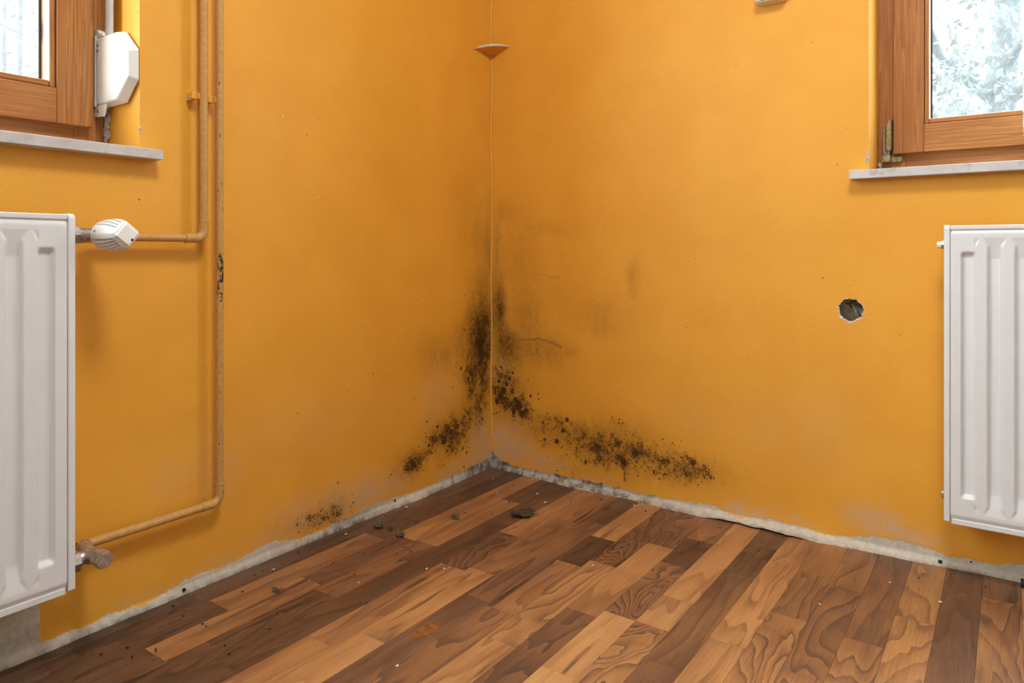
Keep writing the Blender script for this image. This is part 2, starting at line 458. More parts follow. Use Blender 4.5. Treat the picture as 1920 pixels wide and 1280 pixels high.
def build_wall(name, ul, vl, place, opening, fields, hole=None, foot=None):
    """grid wall: u along the wall from the corner, v up; place(U,V,off)->xyz arrays"""
    U, V = np.meshgrid(ul, vl, indexing='ij'); nu, nv = U.shape
    off = np.zeros_like(U); VV = V.copy(); UU = U.copy()
    off += 0.0012 * (fbm(U, V, 0.35, 5) - 0.5) * np.clip(U / 0.1, 0, 1)
    if foot is not None:
        o2, lift = foot(U, V); off += o2; VV = VV + lift
    if hole is not None:
        hu, hv, hr = hole
        ang = np.arctan2(V - hv, U - hu); rr = np.hypot(U - hu, V - hv)
        hr_a = hr * (1 + 0.035 * np.sin(3 * ang + 1) + 0.03 * np.sin(7 * ang) + 0.02 * np.sin(11 * ang + 2))
        inside = rr < hr_a
    idx = np.arange(nu * nv).reshape(nu, nv)
    quads = np.stack([idx[:-1, :-1], idx[1:, :-1], idx[1:, 1:], idx[:-1, 1:]], -1).reshape(-1, 4)
    cu = ((U[:-1, :-1] + U[1:, 1:]) / 2).ravel(); cv = ((V[:-1, :-1] + V[1:, 1:]) / 2).ravel()
    keep = ~((cu > opening[0]) & (cu < opening[1]) & (cv > opening[2]) & (cv < opening[3]))
    if hole is not None:
        ins = inside.ravel()
        cnt = ins[quads].sum(1)
        keep &= ~(cnt == 4)
        # a face with some corners inside stays: its inside corners are moved on to the rim
        edge = np.zeros(nu * nv, bool); edge[quads[keep & (cnt > 0)].ravel()] = True
        mv = (edge & ins).reshape(nu, nv)
        UU = np.where(mv, hu + np.cos(ang) * hr_a, UU); VV = np.where(mv, hv + np.sin(ang) * hr_a, VV)
    quads = quads[keep]
    X, Y, Z = place(UU, VV, off)
    co = np.stack([X, Y, Z], -1).reshape(-1, 3)
    used = np.unique(quads); remap = np.full(nu * nv, -1); remap[used] = np.arange(len(used))
    quads = remap[quads]; co = co[used]
    me = bpy.data.meshes.new(name)
    me.vertices.add(len(co)); me.vertices.foreach_set('co', co.astype(np.float32).ravel())
    me.loops.add(quads.size); me.loops.foreach_set('vertex_index', quads.astype(np.int32).ravel())
    me.polygons.add(len(quads)); me.polygons.foreach_set('loop_start', np.arange(0, quads.size, 4, dtype=np.int32))
    me.update(calc_edges=True)
    for k, A in fields(U, V).items():
        at = me.attributes.new(k, 'FLOAT', 'POINT'); at.data.foreach_set('value', A.ravel()[used].astype(np.float32))
    me.materials.append(M['wall']); me.shade_smooth()
    o = bpy.data.objects.new(name, me); col.objects.link(o)
    return o

def steps(*parts):
    """parts: (start, stop, step)..., returns joined grid lines"""
    out = []
    for a, b, s in parts:
        n = max(1, round((b - a) / s)); out += list(np.linspace(a, b, n, endpoint=False))
    out.append(parts[-1][1])
    return np.array(sorted(set(np.round(out, 5))))

def make_fields(MOULD, HAZE, PALE, BAND, SPOT, streaks, grime_fn, extra_plaster, seed):
    bx = np.array([b[0] for b in BAND]); bz = np.array([b[1] for b in BAND]); o = np.argsort(bx); bx, bz = bx[o], bz[o]
    def f(U, V):
        n_mid = fbm(U, V, 0.018, seed + 3, 4); n_fine = fbm(U, V, 0.007, seed + 9, 3)
        D = blobs(U, V, MOULD, 0.035, seed, 1.2)
        mould = np.clip(D * (0.50 + 1.0 * np.clip((n_mid - 0.30) / 0.42, 0, 1)) * (0.7 + 0.6 * n_fine), 0, 1.3)
        for s, w, st in streaks:
            mould = np.maximum(mould, (st > .5) * 0.5 * st * np.exp(-(seg_dist(U + 0.004 * (n_mid - .5), V + 0.012 * (n_mid - .5), s) / w) ** 2) * (0.5 + n_fine))
        haze = np.clip(blobs(U, V, HAZE, 0.04, seed + 40, 1.25), 0, 1) * (0.55 + 0.75 * fbm(U * 2.2, V * 0.8, 0.03, seed + 50))
        for s, w_, st in streaks:
            haze = np.maximum(haze, 1.1 * st * np.exp(-(seg_dist(U + 0.004 * (n_mid - .5), V + 0.012 * (n_mid - .5), s) / (w_ * 1.1)) ** 2))
        pale = np.clip(blobs(U, V, PALE, 0.05, seed + 60, 1.15), 0, 1)
        # colonies: small round spots thrown where the density is high
        spot = np.zeros_like(U); rg = np.random.default_rng(seed)
        pool = []
        for (u, v, ru, rv, s) in MOULD:
            for _ in range(int(60 * s)):
                pool.append((u + rg.normal() * ru * 0.85, v + rg.normal() * rv * 0.85, 0.0009 + 0.0016 * rg.random() ** 3))
        for (u, v, r) in pool + list(SPOT):
            i0, i1 = np.searchsorted(U[:, 0], (u - 3 * r, u + 3 * r)); j0, j1 = np.searchsorted(V[0], (v - 3 * r, v + 3 * r))
            if i1 > i0 and j1 > j0:
                d = np.hypot(U[i0:i1, j0:j1] - u, V[i0:i1, j0:j1] - v) / (r * (0.8 + 0.5 * n_fine[i0:i1, j0:j1]))
                spot[i0:i1, j0:j1] = np.maximum(spot[i0:i1, j0:j1], np.clip(1.6 - d, 0, 1))
        top = np.interp(U, bx, bz)
        plast = np.clip(0.5 + (top - V + 0.010 * (n_fine - 0.5) + 0.008 * (n_mid - .5)) / 0.007, 0, 1)
        plast = np.maximum(plast, extra_plaster(U, V, n_fine))
        grime = np.clip(grime_fn(U, V, top), 0, 1)
        return dict(mould=mould, haze=haze, pale=pale, spot=spot, plast=plast, grime=grime)
    return f

# ---- damp marks measured on the two walls: (u, z, radius u, radius z, strength)
MOULD_L= [(0.044, 0.387, 0.0328, 0.0916, 0.95), (0.098, 0.303, 0.0263, 0.049, 0.75), (0.036, 0.294, 0.022, 0.0669, 0.7), (0.08, 0.407, 0.0587, 0.0987, 0.4), (0.116, 0.411, 0.0259, 0.0406, 0.3), (0.058, 0.206, 0.0379, 0.058, 0.5), (0.111, 0.191, 0.0312, 0.0293, 0.35), (0.142, 0.172, 0.0305, 0.0225, 0.55), (0.204, 0.15, 0.0412, 0.0314, 0.95), (0.182, 0.109, 0.0345, 0.0221, 0.6), (0.27, 0.148, 0.0322, 0.0214, 0.7), (0.291, 0.126, 0.0226, 0.0182, 0.55), (0.137, 0.131, 0.0357, 0.029, 0.5), (0.359, 0.094, 0.0342, 0.0206, 0.8), (0.39, 0.083, 0.0208, 0.0174, 0.6), (0.326, 0.101, 0.022, 0.0179, 0.5), (0.431, 0.1, 0.0201, 0.0143, 0.25), (0.637, 0.047, 0.0301, 0.0208, 0.45), (0.682, 0.042, 0.032, 0.0178, 0.45), (0.714, 0.052, 0.0186, 0.0151, 0.45), (0.599, 0.056, 0.0277, 0.0159, 0.25), (0.744, 0.049, 0.0211, 0.0124, 0.3), (0.235, 0.067, 0.0236, 0.0124, 0.15), (0.025, 0.469, 0.0222, 0.0671, 0.45), (0.072, 0.538, 0.0483, 0.0495, 0.15), (0.211, 0.327, 0.0723, 0.0469, 0.12)]
MOULD_R= [(0.036, 0.242, 0.0208, 0.0302, 1.0), (0.06, 0.22, 0.0246, 0.0233, 0.8), (0.107, 0.204, 0.028, 0.0264, 1.1), (0.05, 0.294, 0.033, 0.0268, 0.5), (0.029, 0.317, 0.0208, 0.0235, 0.4), (0.091, 0.265, 0.0323, 0.0265, 0.45), (0.141, 0.18, 0.0275, 0.0163, 0.5), (0.019, 0.19, 0.0168, 0.0169, 0.4), (0.227, 0.168, 0.0488, 0.0223, 0.4), (0.273, 0.159, 0.0329, 0.0189, 0.5), (0.246, 0.12, 0.0149, 0.0095, 0.5), (0.199, 0.111, 0.0152, 0.0096, 0.4), (0.327, 0.151, 0.0462, 0.0248, 0.5), (0.38, 0.136, 0.0517, 0.0306, 0.75), (0.431, 0.136, 0.0435, 0.0271, 0.6), (0.456, 0.192, 0.0396, 0.018, 0.35), (0.497, 0.131, 0.0419, 0.0266, 0.65), (0.397, 0.093, 0.0512, 0.0213, 0.65), (0.301, 0.1, 0.036, 0.025, 0.4), (0.464, 0.095, 0.0263, 0.0119, 0.8), (0.536, 0.116, 0.0378, 0.0234, 0.55), (0.591, 0.122, 0.0366, 0.0201, 0.6), (0.575, 0.093, 0.0462, 0.0173, 0.55), (0.643, 0.117, 0.0354, 0.0198, 0.7), (0.68, 0.109, 0.026, 0.0196, 0.8), (0.65, 0.093, 0.0353, 0.0169, 0.6), (0.701, 0.102, 0.0114, 0.0111, 0.5), (0.513, 0.163, 0.0479, 0.0177, 0.3), (0.591, 0.154, 0.0457, 0.0173, 0.18), (0.345, 0.192, 0.0527, 0.0154, 0.2), (0.18, 0.153, 0.0462, 0.0226, 0.3), (0.273, 0.056, 0.0549, 0.0189, 0.25), (0.513, 0.082, 0.0639, 0.0147, 0.3), (0.342, 0.074, 0.0106, 0.0093, 0.5)]
HAZE_L= [(0.058, 0.405, 0.0542, 0.1161, 0.8), (0.137, 0.397, 0.0511, 0.0644, 0.35), (0.235, 0.384, 0.071, 0.0465, 0.3), (0.044, 0.537, 0.0383, 0.0833, 0.5), (0.017, 0.67, 0.0223, 0.101, 0.35), (0.072, 0.736, 0.0375, 0.0825, 0.2), (0.085, 0.276, 0.0531, 0.0985, 0.5), (0.211, 0.147, 0.082, 0.0469, 0.4), (0.369, 0.099, 0.0551, 0.0352, 0.35), (0.682, 0.048, 0.0801, 0.0306, 0.35), (0.162, 0.208, 0.0751, 0.0478, 0.25), (1.072, 0.343, 0.0633, 0.0228, 0.07), (0.111, 0.8, 0.0521, 0.0975, 0.15)]
HAZE_R= [(0.029, 0.502, 0.025, 0.084, 0.8), (0.04, 0.418, 0.029, 0.0335, 0.7), (0.06, 0.387, 0.0492, 0.0567, 0.7), (0.131, 0.457, 0.0593, 0.0982, 0.3), (0.16, 0.386, 0.0778, 0.0422, 0.45), (0.18, 0.36, 0.0462, 0.0226, 0.3), (0.273, 0.387, 0.0329, 0.0158, 0.25), (0.101, 0.637, 0.0803, 0.099, 0.2), (0.029, 0.67, 0.0167, 0.1009, 0.3), (0.05, 0.804, 0.0618, 0.0334, 0.2), (0.18, 0.751, 0.077, 0.0162, 0.16), (0.397, 0.488, 0.0581, 0.0457, 0.22), (0.497, 0.612, 0.0129, 0.0384, 0.25), (0.06, 0.245, 0.0697, 0.0667, 0.5), (0.273, 0.143, 0.1282, 0.0378, 0.4), (0.431, 0.128, 0.1341, 0.0512, 0.5), (0.621, 0.109, 0.1049, 0.0342, 0.4), (0.121, 0.161, 0.0994, 0.0328, 0.35), (0.363, 0.056, 0.1045, 0.0215, 0.2), (0.16, 0.54, 0.1168, 0.065, 0.12)]
PALE_L= [(0.528, 0.063, 0.0925, 0.0356, 0.55), (0.616, 0.074, 0.0682, 0.0342, 0.45), (0.744, 0.079, 0.0602, 0.0297, 0.35), (0.259, 0.272, 0.0604, 0.0614, 0.22), (0.304, 0.219, 0.0447, 0.0301, 0.15), (0.058, 0.106, 0.0379, 0.0431, 0.6), (0.077, 0.053, 0.0534, 0.023, 0.7), (0.031, 0.067, 0.0221, 0.0502, 0.8), (0.187, 0.039, 0.059, 0.0158, 0.5), (0.729, 0.274, 0.2162, 0.0747, 0.1), (0.935, 0.226, 0.0493, 0.0671, 0.2), (1.039, 0.242, 0.0438, 0.0422, 0.2), (1.039, 0.01, 0.0768, 0.0169, 0.35), (0.959, 0.017, 0.0721, 0.0177, 0.3), (0.803, 0.037, 0.071, 0.0288, 0.3), (1.133, 0.021, 0.0392, 0.012, 0.2), (0.431, 0.057, 0.0483, 0.0286, 0.4)]
PALE_R= [(0.05, 0.093, 0.0495, 0.0368, 0.75), (0.111, 0.069, 0.0439, 0.0263, 0.7), (0.019, 0.046, 0.0293, 0.0337, 0.8), (0.18, 0.053, 0.0462, 0.0194, 0.55), (0.246, 0.051, 0.0371, 0.0159, 0.4), (0.081, 0.139, 0.0365, 0.0166, 0.3), (0.784, 0.033, 0.027, 0.019, 0.8), (0.831, 0.029, 0.0341, 0.016, 0.7), (1.073, 0.076, 0.0334, 0.0221, 0.55), (1.106, 0.059, 0.037, 0.0219, 0.7), (1.159, 0.053, 0.0314, 0.0167, 0.7), (1.039, 0.082, 0.0114, 0.01, 0.4), (0.981, 0.266, 0.0594, 0.0762, 0.14), (0.857, 0.249, 0.0774, 0.0661, 0.1), (1.19, 0.037, 0.0307, 0.0141, 0.5), (0.04, 0.301, 0.0331, 0.0268, 0.25), (0.932, 0.021, 0.0368, 0.0129, 0.3), (0.665, 0.25, 0.0729, 0.0422, 0.1), (0.38, 0.029, 0.0517, 0.0122, 0.2)]
BAND_L= [(1.2795, 0.0183), (1.2344, 0.0168), (1.1992, 0.0148), (1.169, 0.0194), (1.0966, 0.0106), (1.0769, 0.0129), (1.0295, 0.0248), (0.9592, 0.0257), (0.9362, 0.0217), (0.8579, 0.0306), (0.821, 0.0347), (0.7488, 0.0179), (0.6981, 0.0151), (0.587, 0.0231), (0.5221, 0.0295), (0.4172, 0.0219), (0.3042, 0.0186), (0.1944, 0.022), (0.0662, 0.0287), (0.0085, 0.035)]
BAND_R= [(0.0063, 0.051), (0.0335, 0.0285), (0.0808, 0.0198), (0.1602, 0.0205), (0.227, 0.0195), (0.3398, 0.0212), (0.4459, 0.0197), (0.5285, 0.0179), (0.5997, 0.0189), (0.6416, 0.0202), (0.7238, 0.0271), (0.7626, 0.0159), (0.7871, 0.0089), (0.8257, 0.0185), (0.8851, 0.0221), (0.9325, 0.0208), (0.9772, 0.0141), (1.0043, 0.014), (1.0503, 0.0208), (1.0849, 0.0312), (1.1497, 0.0341), (1.1892, 0.0316), (1.2266, 0.023), (1.2813, 0.025), (1.3171, 0.0238), (1.3682, 0.0389)]
SPOT_L= [(0.116, 0.192, 0.0049), (0.199, 0.152, 0.0079), (0.23, 0.131, 0.0078), (0.216, 0.101, 0.0047), (0.142, 0.092, 0.004), (0.509, 0.368, 0.0021), (0.601, 0.397, 0.0016), (0.755, 0.4, 0.0015), (0.771, 0.356, 0.0015), (0.304, 0.204, 0.003), (0.259, 0.18, 0.0046), (0.295, 0.134, 0.0045), (0.162, 0.113, 0.0032), (0.124, 0.075, 0.004), (0.167, 0.165, 0.0048), (0.15, 0.334, 0.0048), (0.628, 0.117, 0.0026), (0.63, 0.045, 0.0026), (1.025, 0.009, 0.0043), (0.431, 0.017, 0.0036), (0.137, 0.035, 0.0032)]
SPOT_R= [(0.083, 0.307, 0.0041), (0.038, 0.321, 0.0034), (0.048, 0.248, 0.01), (0.036, 0.23, 0.0101), (0.023, 0.212, 0.0084), (0.105, 0.205, 0.0132), (0.117, 0.185, 0.0099), (0.093, 0.227, 0.0066), (0.131, 0.195, 0.0065), (0.15, 0.244, 0.0041), (0.279, 0.188, 0.0063), (0.266, 0.154, 0.0063), (0.244, 0.119, 0.0064), (0.201, 0.119, 0.004), (0.18, 0.237, 0.0024), (0.06, 0.27, 0.0067), (0.081, 0.247, 0.0058), (0.178, 0.253, 0.0024), (0.019, 0.316, 0.0025), (0.464, 0.095, 0.0075), (0.342, 0.074, 0.0046), (0.071, 0.288, 0.005), (0.029, 0.275, 0.005), (0.984, 0.619, 0.002), (1.281, 0.02, 0.0023), (1.224, 0.008, 0.0041), (0.694, 0.491, 0.0017), (0.141, 0.291, 0.0024)]
STREAK_R= [[(0.0147, 0.4218), (0.0604, 0.4165), (0.1209, 0.4108), (0.1795, 0.4214), (0.2176, 0.4113), (0.2587, 0.4048)], [(0.4657, 0.104), (0.4657, 0.0414)], [(0.1109, 0.6257), (0.1699, 0.6184), (0.255, 0.604)]]


WL = (1.111, 2.75, 0.872, 2.30)      # left window opening: distance from the corner, height
WR = (1.083, 2.12, 0.868, 2.30)
RX, RY, CZ = 3.3, 3.45, 2.5          # room size

def foot_left(U, V):
    pr = np.interp(U, [0, .2, .37, .55, .72, 1.0, 1.4, 4], [0, .010, .016, .005, .003, .005, .007, .005]) * (0.7 + 0.6 * fbm(U, V, 0.03, 71))
    return pr * np.clip(1 - V / 0.016, 0, 1) ** 0.8, 0 * V
def foot_right(U, V):
    pr = np.interp(U, [0, .14, .33, .46, .59, .79, .85, .91, 1.04, 1.17, 1.3, 4], [0, .010, .026, .018, .027, .027, .031, .034, .020, .016, .004, .004]) * (0.75 + 0.5 * fbm(U, V, 0.03, 81))
    lift = np.where(V < 0.004, 1, 0) * 0.0055 * np.clip((U - .70) / .05, 0, 1) * np.clip((.97 - U) / .05, 0, 1)
    return pr * np.clip(1 - V / 0.013, 0, 1) ** 0.9, lift
def extra_left(U, V, n):                       # never painted behind the radiator
    return np.clip(0.5 + (U - 1.281 + 0.006 * (n - .5)) / 0.004, 0, 1) * (V < 0.42)
def extra_none(U, V, n): return 0 * U
def grime_left(U, V, top):
    return 0.9 * np.exp(-(U / .25) ** 2) + 0.12 + 0.5 * np.exp(-((U - .62) / .12) ** 2) + 0.6 * np.clip(1 - V / .010, 0, 1) \
        + 0.35 * np.exp(-((U - 1.30) / .05) ** 2 - ((V - .035) / .02) ** 2)
def grime_right(U, V, top):
    return 1.25 * np.exp(-((U - .25) / .33) ** 4) * (0.55 + 0.6 * np.clip((V - .01) / .02, 0, 1)) + 0.18 + 0.5 * np.clip(1 - V / .008, 0, 1)

wall_left = build_wall('wall_left', steps((0, .46, .0024), (.46, 1.111, .0045), (1.111, 1.4, .0045), (1.4, 2.75, .03), (2.75, RY, .06)),
    steps((0, .48, .0024), (.48, .872, .006), (.872, 1.35, .012), (1.35, 2.30, .05), (2.30, CZ, .05)),
    lambda U, V, o: (o, -U, V), WL,
    make_fields(MOULD_L, HAZE_L, PALE_L, BAND_L, SPOT_L, [], grime_left, extra_left, 11), foot=foot_left)
tag(wall_left, 'orange painted wall with mould, pipes and the left window', 'wall', kind='structure')
HOLE = (1.045, 0.547, 0.0275)
wall_right = build_wall('wall_right', steps((0, .80, .0024), (.80, 1.083, .0045), (1.083, 1.45, .0045), (1.45, 2.12, .03), (2.12, RX, .06)),
    steps((0, .44, .0024), (.44, .868, .0045), (.868, 1.35, .012), (1.35, 2.30, .05), (2.30, CZ, .05)),
    lambda U, V, o: (U, -o, V), WR,
    make_fields(MOULD_R, HAZE_R, PALE_R, BAND_R, SPOT_R, [(STREAK_R[0], .006, .55), (STREAK_R[1], .0045, .8), (STREAK_R[2], .005, .22)], grime_right, extra_none, 23), hole=HOLE, foot=foot_right)
tag(wall_right, 'orange painted wall with mould band, round hole and the right window', 'wall', kind='structure')
# outward facing normals do not matter: both walls are opaque sheets closed by their reveals
def reveal(parent, W, fn, depth):
    bm = bmesh.new(); u0, u1, v0, v1 = W
    for (a, b) in (((u0, v0), (u0, v1)), ((u0, v1), (u1, v1)), ((u1, v1), (u1, v0)), ((u1, v0), (u0, v0))):
        N = 12
        for k in range(N):
            d0, d1 = depth * k / N, depth * (k + 1) / N
            bm.faces.new([bm.verts.new(fn(*a, d0)), bm.verts.new(fn(*b, d0)), bm.verts.new(fn(*b, d1)), bm.verts.new(fn(*a, d1))])
    bmesh.ops.remove_doubles(bm, verts=bm.verts, dist=1e-5)
    return obj('reveal', bm, M['wall'], parent)
reveal(wall_left, WL, lambda u, v, d: (-d, -u, v), 0.26)
reveal(wall_right, WR, lambda u, v, d: (u, d, v), 0.26)

# crumbling plaster where the left frame meets its reveal
bm = bmesh.new()
for k in range(46):
    zz = 0.878 + 0.105 * random.random(); w = 0.004 + 0.010 * random.random() * (1.0 if zz < .95 else .6)
    lump(bm, (-0.134 + 0.012 * random.random() + .010 * (zz - .87) / .1, -1.1125 - 0.002 * random.random(), zz), w * .7, k, (1, .35, 1.1), 1)
obj('crumbled_plaster', bm, M['crumb_plaster'], wall_left)
bm = bmesh.new()
for k, (u, z, r) in enumerate([(1.0815, .905, .006), (1.0805, .897, .007), (1.078, .889, .004), (1.0825, .914, .003)]):
    lump(bm, (u, -0.0005, z), r, 60 + k, (.7, .3, 1.1), 1)
for k in range(18):
    lump(bm, (1.086 + .004 * random.random(), .12 + .03 * random.random(), .875 + .02 * random.random()), .006, 90 + k, (.5, 1, 1), 1)
obj('crumbled_plaster', bm, M['crumb_plaster'], wall_right)
bm = bmesh.new()
for k, (u, z, r) in enumerate([(1.110, .915, .0045), (1.110, .937, .0035), (1.1105, .908, .003)]):
    lump(bm, (0.0, -u, z), r, 70 + k, (.4, .7, 1.0), 1)
obj('crumbled_plaster', bm, M['crumb_plaster'], wall_left)

# masonry behind the foot of both walls
obj('masonry', nbox(-.26, -.05, -RY, .26, -.06, .45), M['gap'], wall_left)
obj('masonry', nbox(-.05, RX, .06, .26, -.06, .45), M['gap'], wall_right)
# the rest of the room, behind the camera
bm = bmesh.new(); box(bm, RX, RX + .1, -RY - .1, .1, -.02, CZ)
tag(obj('wall_side', bm, M['grey_wall']), 'plain grey wall opposite the left window', 'wall', kind='structure')
bm = bmesh.new(); box(bm, -.1, RX + .1, -RY - .1, -RY, -.02, CZ)
tag(obj('wall_back', bm, M['white_plaster']), 'plain white wall behind the camera', 'wall', kind='structure')
tag(obj('ceiling', nbox(-.1, RX + .1, -RY - .1, .1, CZ, CZ + .1), M['white_plaster']), 'plain white ceiling', 'ceiling', kind='structure')

# rounded bead of paint and filler down the corner
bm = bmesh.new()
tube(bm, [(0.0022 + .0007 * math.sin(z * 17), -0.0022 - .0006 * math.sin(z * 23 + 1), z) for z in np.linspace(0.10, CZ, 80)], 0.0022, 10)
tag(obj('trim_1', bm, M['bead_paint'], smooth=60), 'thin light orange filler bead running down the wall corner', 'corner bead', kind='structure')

# ------------------------------------------------------------------ floor
floor = obj('floor', nbox(-.1, RX + .05, -RY - .05, .1, -.05, -.0085), M['gap'])
tag(floor, 'laminate floor of walnut strips', 'floor', kind='structure')
# strip index -> [(far end, near end, tone, figure, dark streaks)] measured from the corner
S = {
 0: [(0, .565, .40, .15, .3), (.565, 1.02, .38, .1, .3), (1.02, 1.62, .34, .3, .5)],
 1: [(0, .26, .34, .1, .4), (.26, .60, .40, .25, .3), (.60, 1.01, .60, .05, .6), (1.01, 1.55, .34, .45, .4)],
 2: [(0, .565, .66, .02, .05), (.565, .84, .45, .15, .6), (.84, 1.17, .64, .15, .9), (1.17, 1.75, .36, .2, .2)],
 3: [(0, .217, .37, .1, .4), (.217, .56, .62, .03, .2), (.56, .86, .52, .35, .5), (.86, 1.3, .37, .5, .4), (1.3, 1.8, .5, .2, .3)],
 4: [(0, .36, .40, .05, .6), (.36, .66, .36, .05, .4), (.66, 1.12, .37, .1, .1), (1.12, 1.6, .36, .15, .1)],
 5: [(0, .405, .62, .05, .1), (.405, .62, .40, .95, .6), (.62, .98, .60, .1, .8), (.98, 1.5, .64, .1, .5)],
 6: [(0, .25, .56, .1, .4), (.25, .60, .52, .15, .3), (.60, .92, .66, .1, .3), (.92, 1.5, .68, .15, .5)],
 7: [(0, .22, .38, .1, .1), (.22, .70, .46, .15, 1.0), (.70, 1.06, .42, .05, .5), (1.06, 1.6, .44, .1, .1)],
 8: [(0, .298, .66, .05, .5), (.298, .46, .29, .3, .5), (.46, .713, .58, .3, .95), (.713, 1.05, .52, .4, .3), (1.05, 1.5, .56, .2, .3)],
 9: [(0, .26, .40, .55, .4), (.26, .42, .44, .95, .5), (.42, .80, .62, .55, .1), (.80, 1.3, .64, .15, .6)],
 10: [(0, .258, .44, .6, .3), (.258, .63, .62, .03, .1), (.63, .95, .40, .35, .3), (.95, 1.5, .44, .3, .2)],
 11: [(0, .18, .50, .2, .5), (.18, .336, .33, .5, .5), (.336, .60, .50, .95, .7), (.60, .82, .72, .05, .5), (.82, 1.4, .74, .05, .6)],
 12: [(0, .478, .68, .12, .5), (.478, .60, .66, .2, .4), (.60, 1.0, .56, 1.0, .5), (1.0, 1.5, .5, .7, .3)],
 13: [(0, .13, .40, .1, .1), (.13, .30, .33, .5, .5), (.30, .70, .42, .08, .3), (.70, 1.3, .44, .1, .6)],
 14: [(0, .19, .58, .3, .1), (.19, .577, .64, .45, .3), (.577, 1.0, .60, .3, 1.0), (1.0, 1.6, .55, .3, .6)],
 15: [(0, .205, .56, .05, .05), (.205, .42, .48, .5, .2), (.42, .9, .60, .85, .6), (.9, 1.4, .55, .4, .5)],
 16: [(0, .24, .52, .4, .5), (.24, .60, .48, .6, .2), (.60, 1.2, .50, .7, .4)],
 17: [(0, .437, .45, .15, .9), (.437, .9, .56, .75, .1), (.9, 1.5, .5, .3, .4)],
 18: [(0, .30, .58, .35, .05), (.30, .8, .64, .5, .1), (.8, 1.4, .55, .3, .3)],
 19: [(0, .14, .37, .1, .9), (.14, .75, .40, .05, .5), (.75, 1.3, .5, .3, .3)],
 20: [(0, .12, .44, .3, .6), (.12, .7, .56, .6, .2), (.7, 1.4, .42, .2, .2)],
}
for i in range(21, 28):
    e = [0.0]
    while e[-1] < 1.7: e.append(e[-1] + random.uniform(.28, .55))
    S[i] = [(a, b, random.uniform(.36, .68), random.random() ** 1.5, random.random() ** 2) for a, b in zip(e, e[1:])]
X0, PW, G = 0.0020, 0.065, 0.00022
def stave(bm, i, a, b):
    x0, x1 = X0 + PW * i, X0 + PW * (i + 1)
    if i == 0: x0 = -.004
    # the top is a touch smaller than the body so that the joints read as fine grooves
    e = .00018; t = -.0004
    lo = [(x0 + G / 2, -b + G / 2), (x1 - G / 2, -b + G / 2), (x1 - G / 2, -a - G / 2), (x0 + G / 2, -a - G / 2)]
    hi = [(lo[0][0] + e, lo[0][1] + e), (lo[1][0] - e, lo[1][1] + e), (lo[2][0] - e, lo[2][1] - e), (lo[3][0] + e, lo[3][1] - e)]
    A = [bm.verts.new((*p, -.008)) for p in lo]; B = [bm.verts.new((*p, t)) for p in lo]; C = [bm.verts.new((*p, 0)) for p in hi]
    for P_, Q in ((A, B), (B, C)):
        for k in range(4): bm.faces.new((P_[k], P_[(k + 1) % 4], Q[(k + 1) % 4], Q[k]))
    bm.faces.new(list(reversed(A))); bm.faces.new(C)
far_end = {}
for i, L in S.items():
    for (a, b, tone, fig, stk) in L:
        bm = bmesh.new(); stave(bm, i, a if a > 0 else .001, b)
        o = obj('plank', bm, M['floor'], floor, smooth=0)
        o.color = (tone - (.03 if i < 5 else 0), fig * (.75 if i < 14 else .6), random.random(), stk)  # first strips toned down: mostly corner shade put into their colour
    far_end[i] = L[-1][1]
bm = bmesh.new()
for i in range(0, 50):
    y = far_end.get(i, 0.001)
    while y < RY:
        y2 = min(y + random.uniform(.3, .6), RY); stave(bm, i, y, y2); y = y2
tag(obj('plank_field', bm, M['floor_far'], floor, smooth=0), kind='stuff')

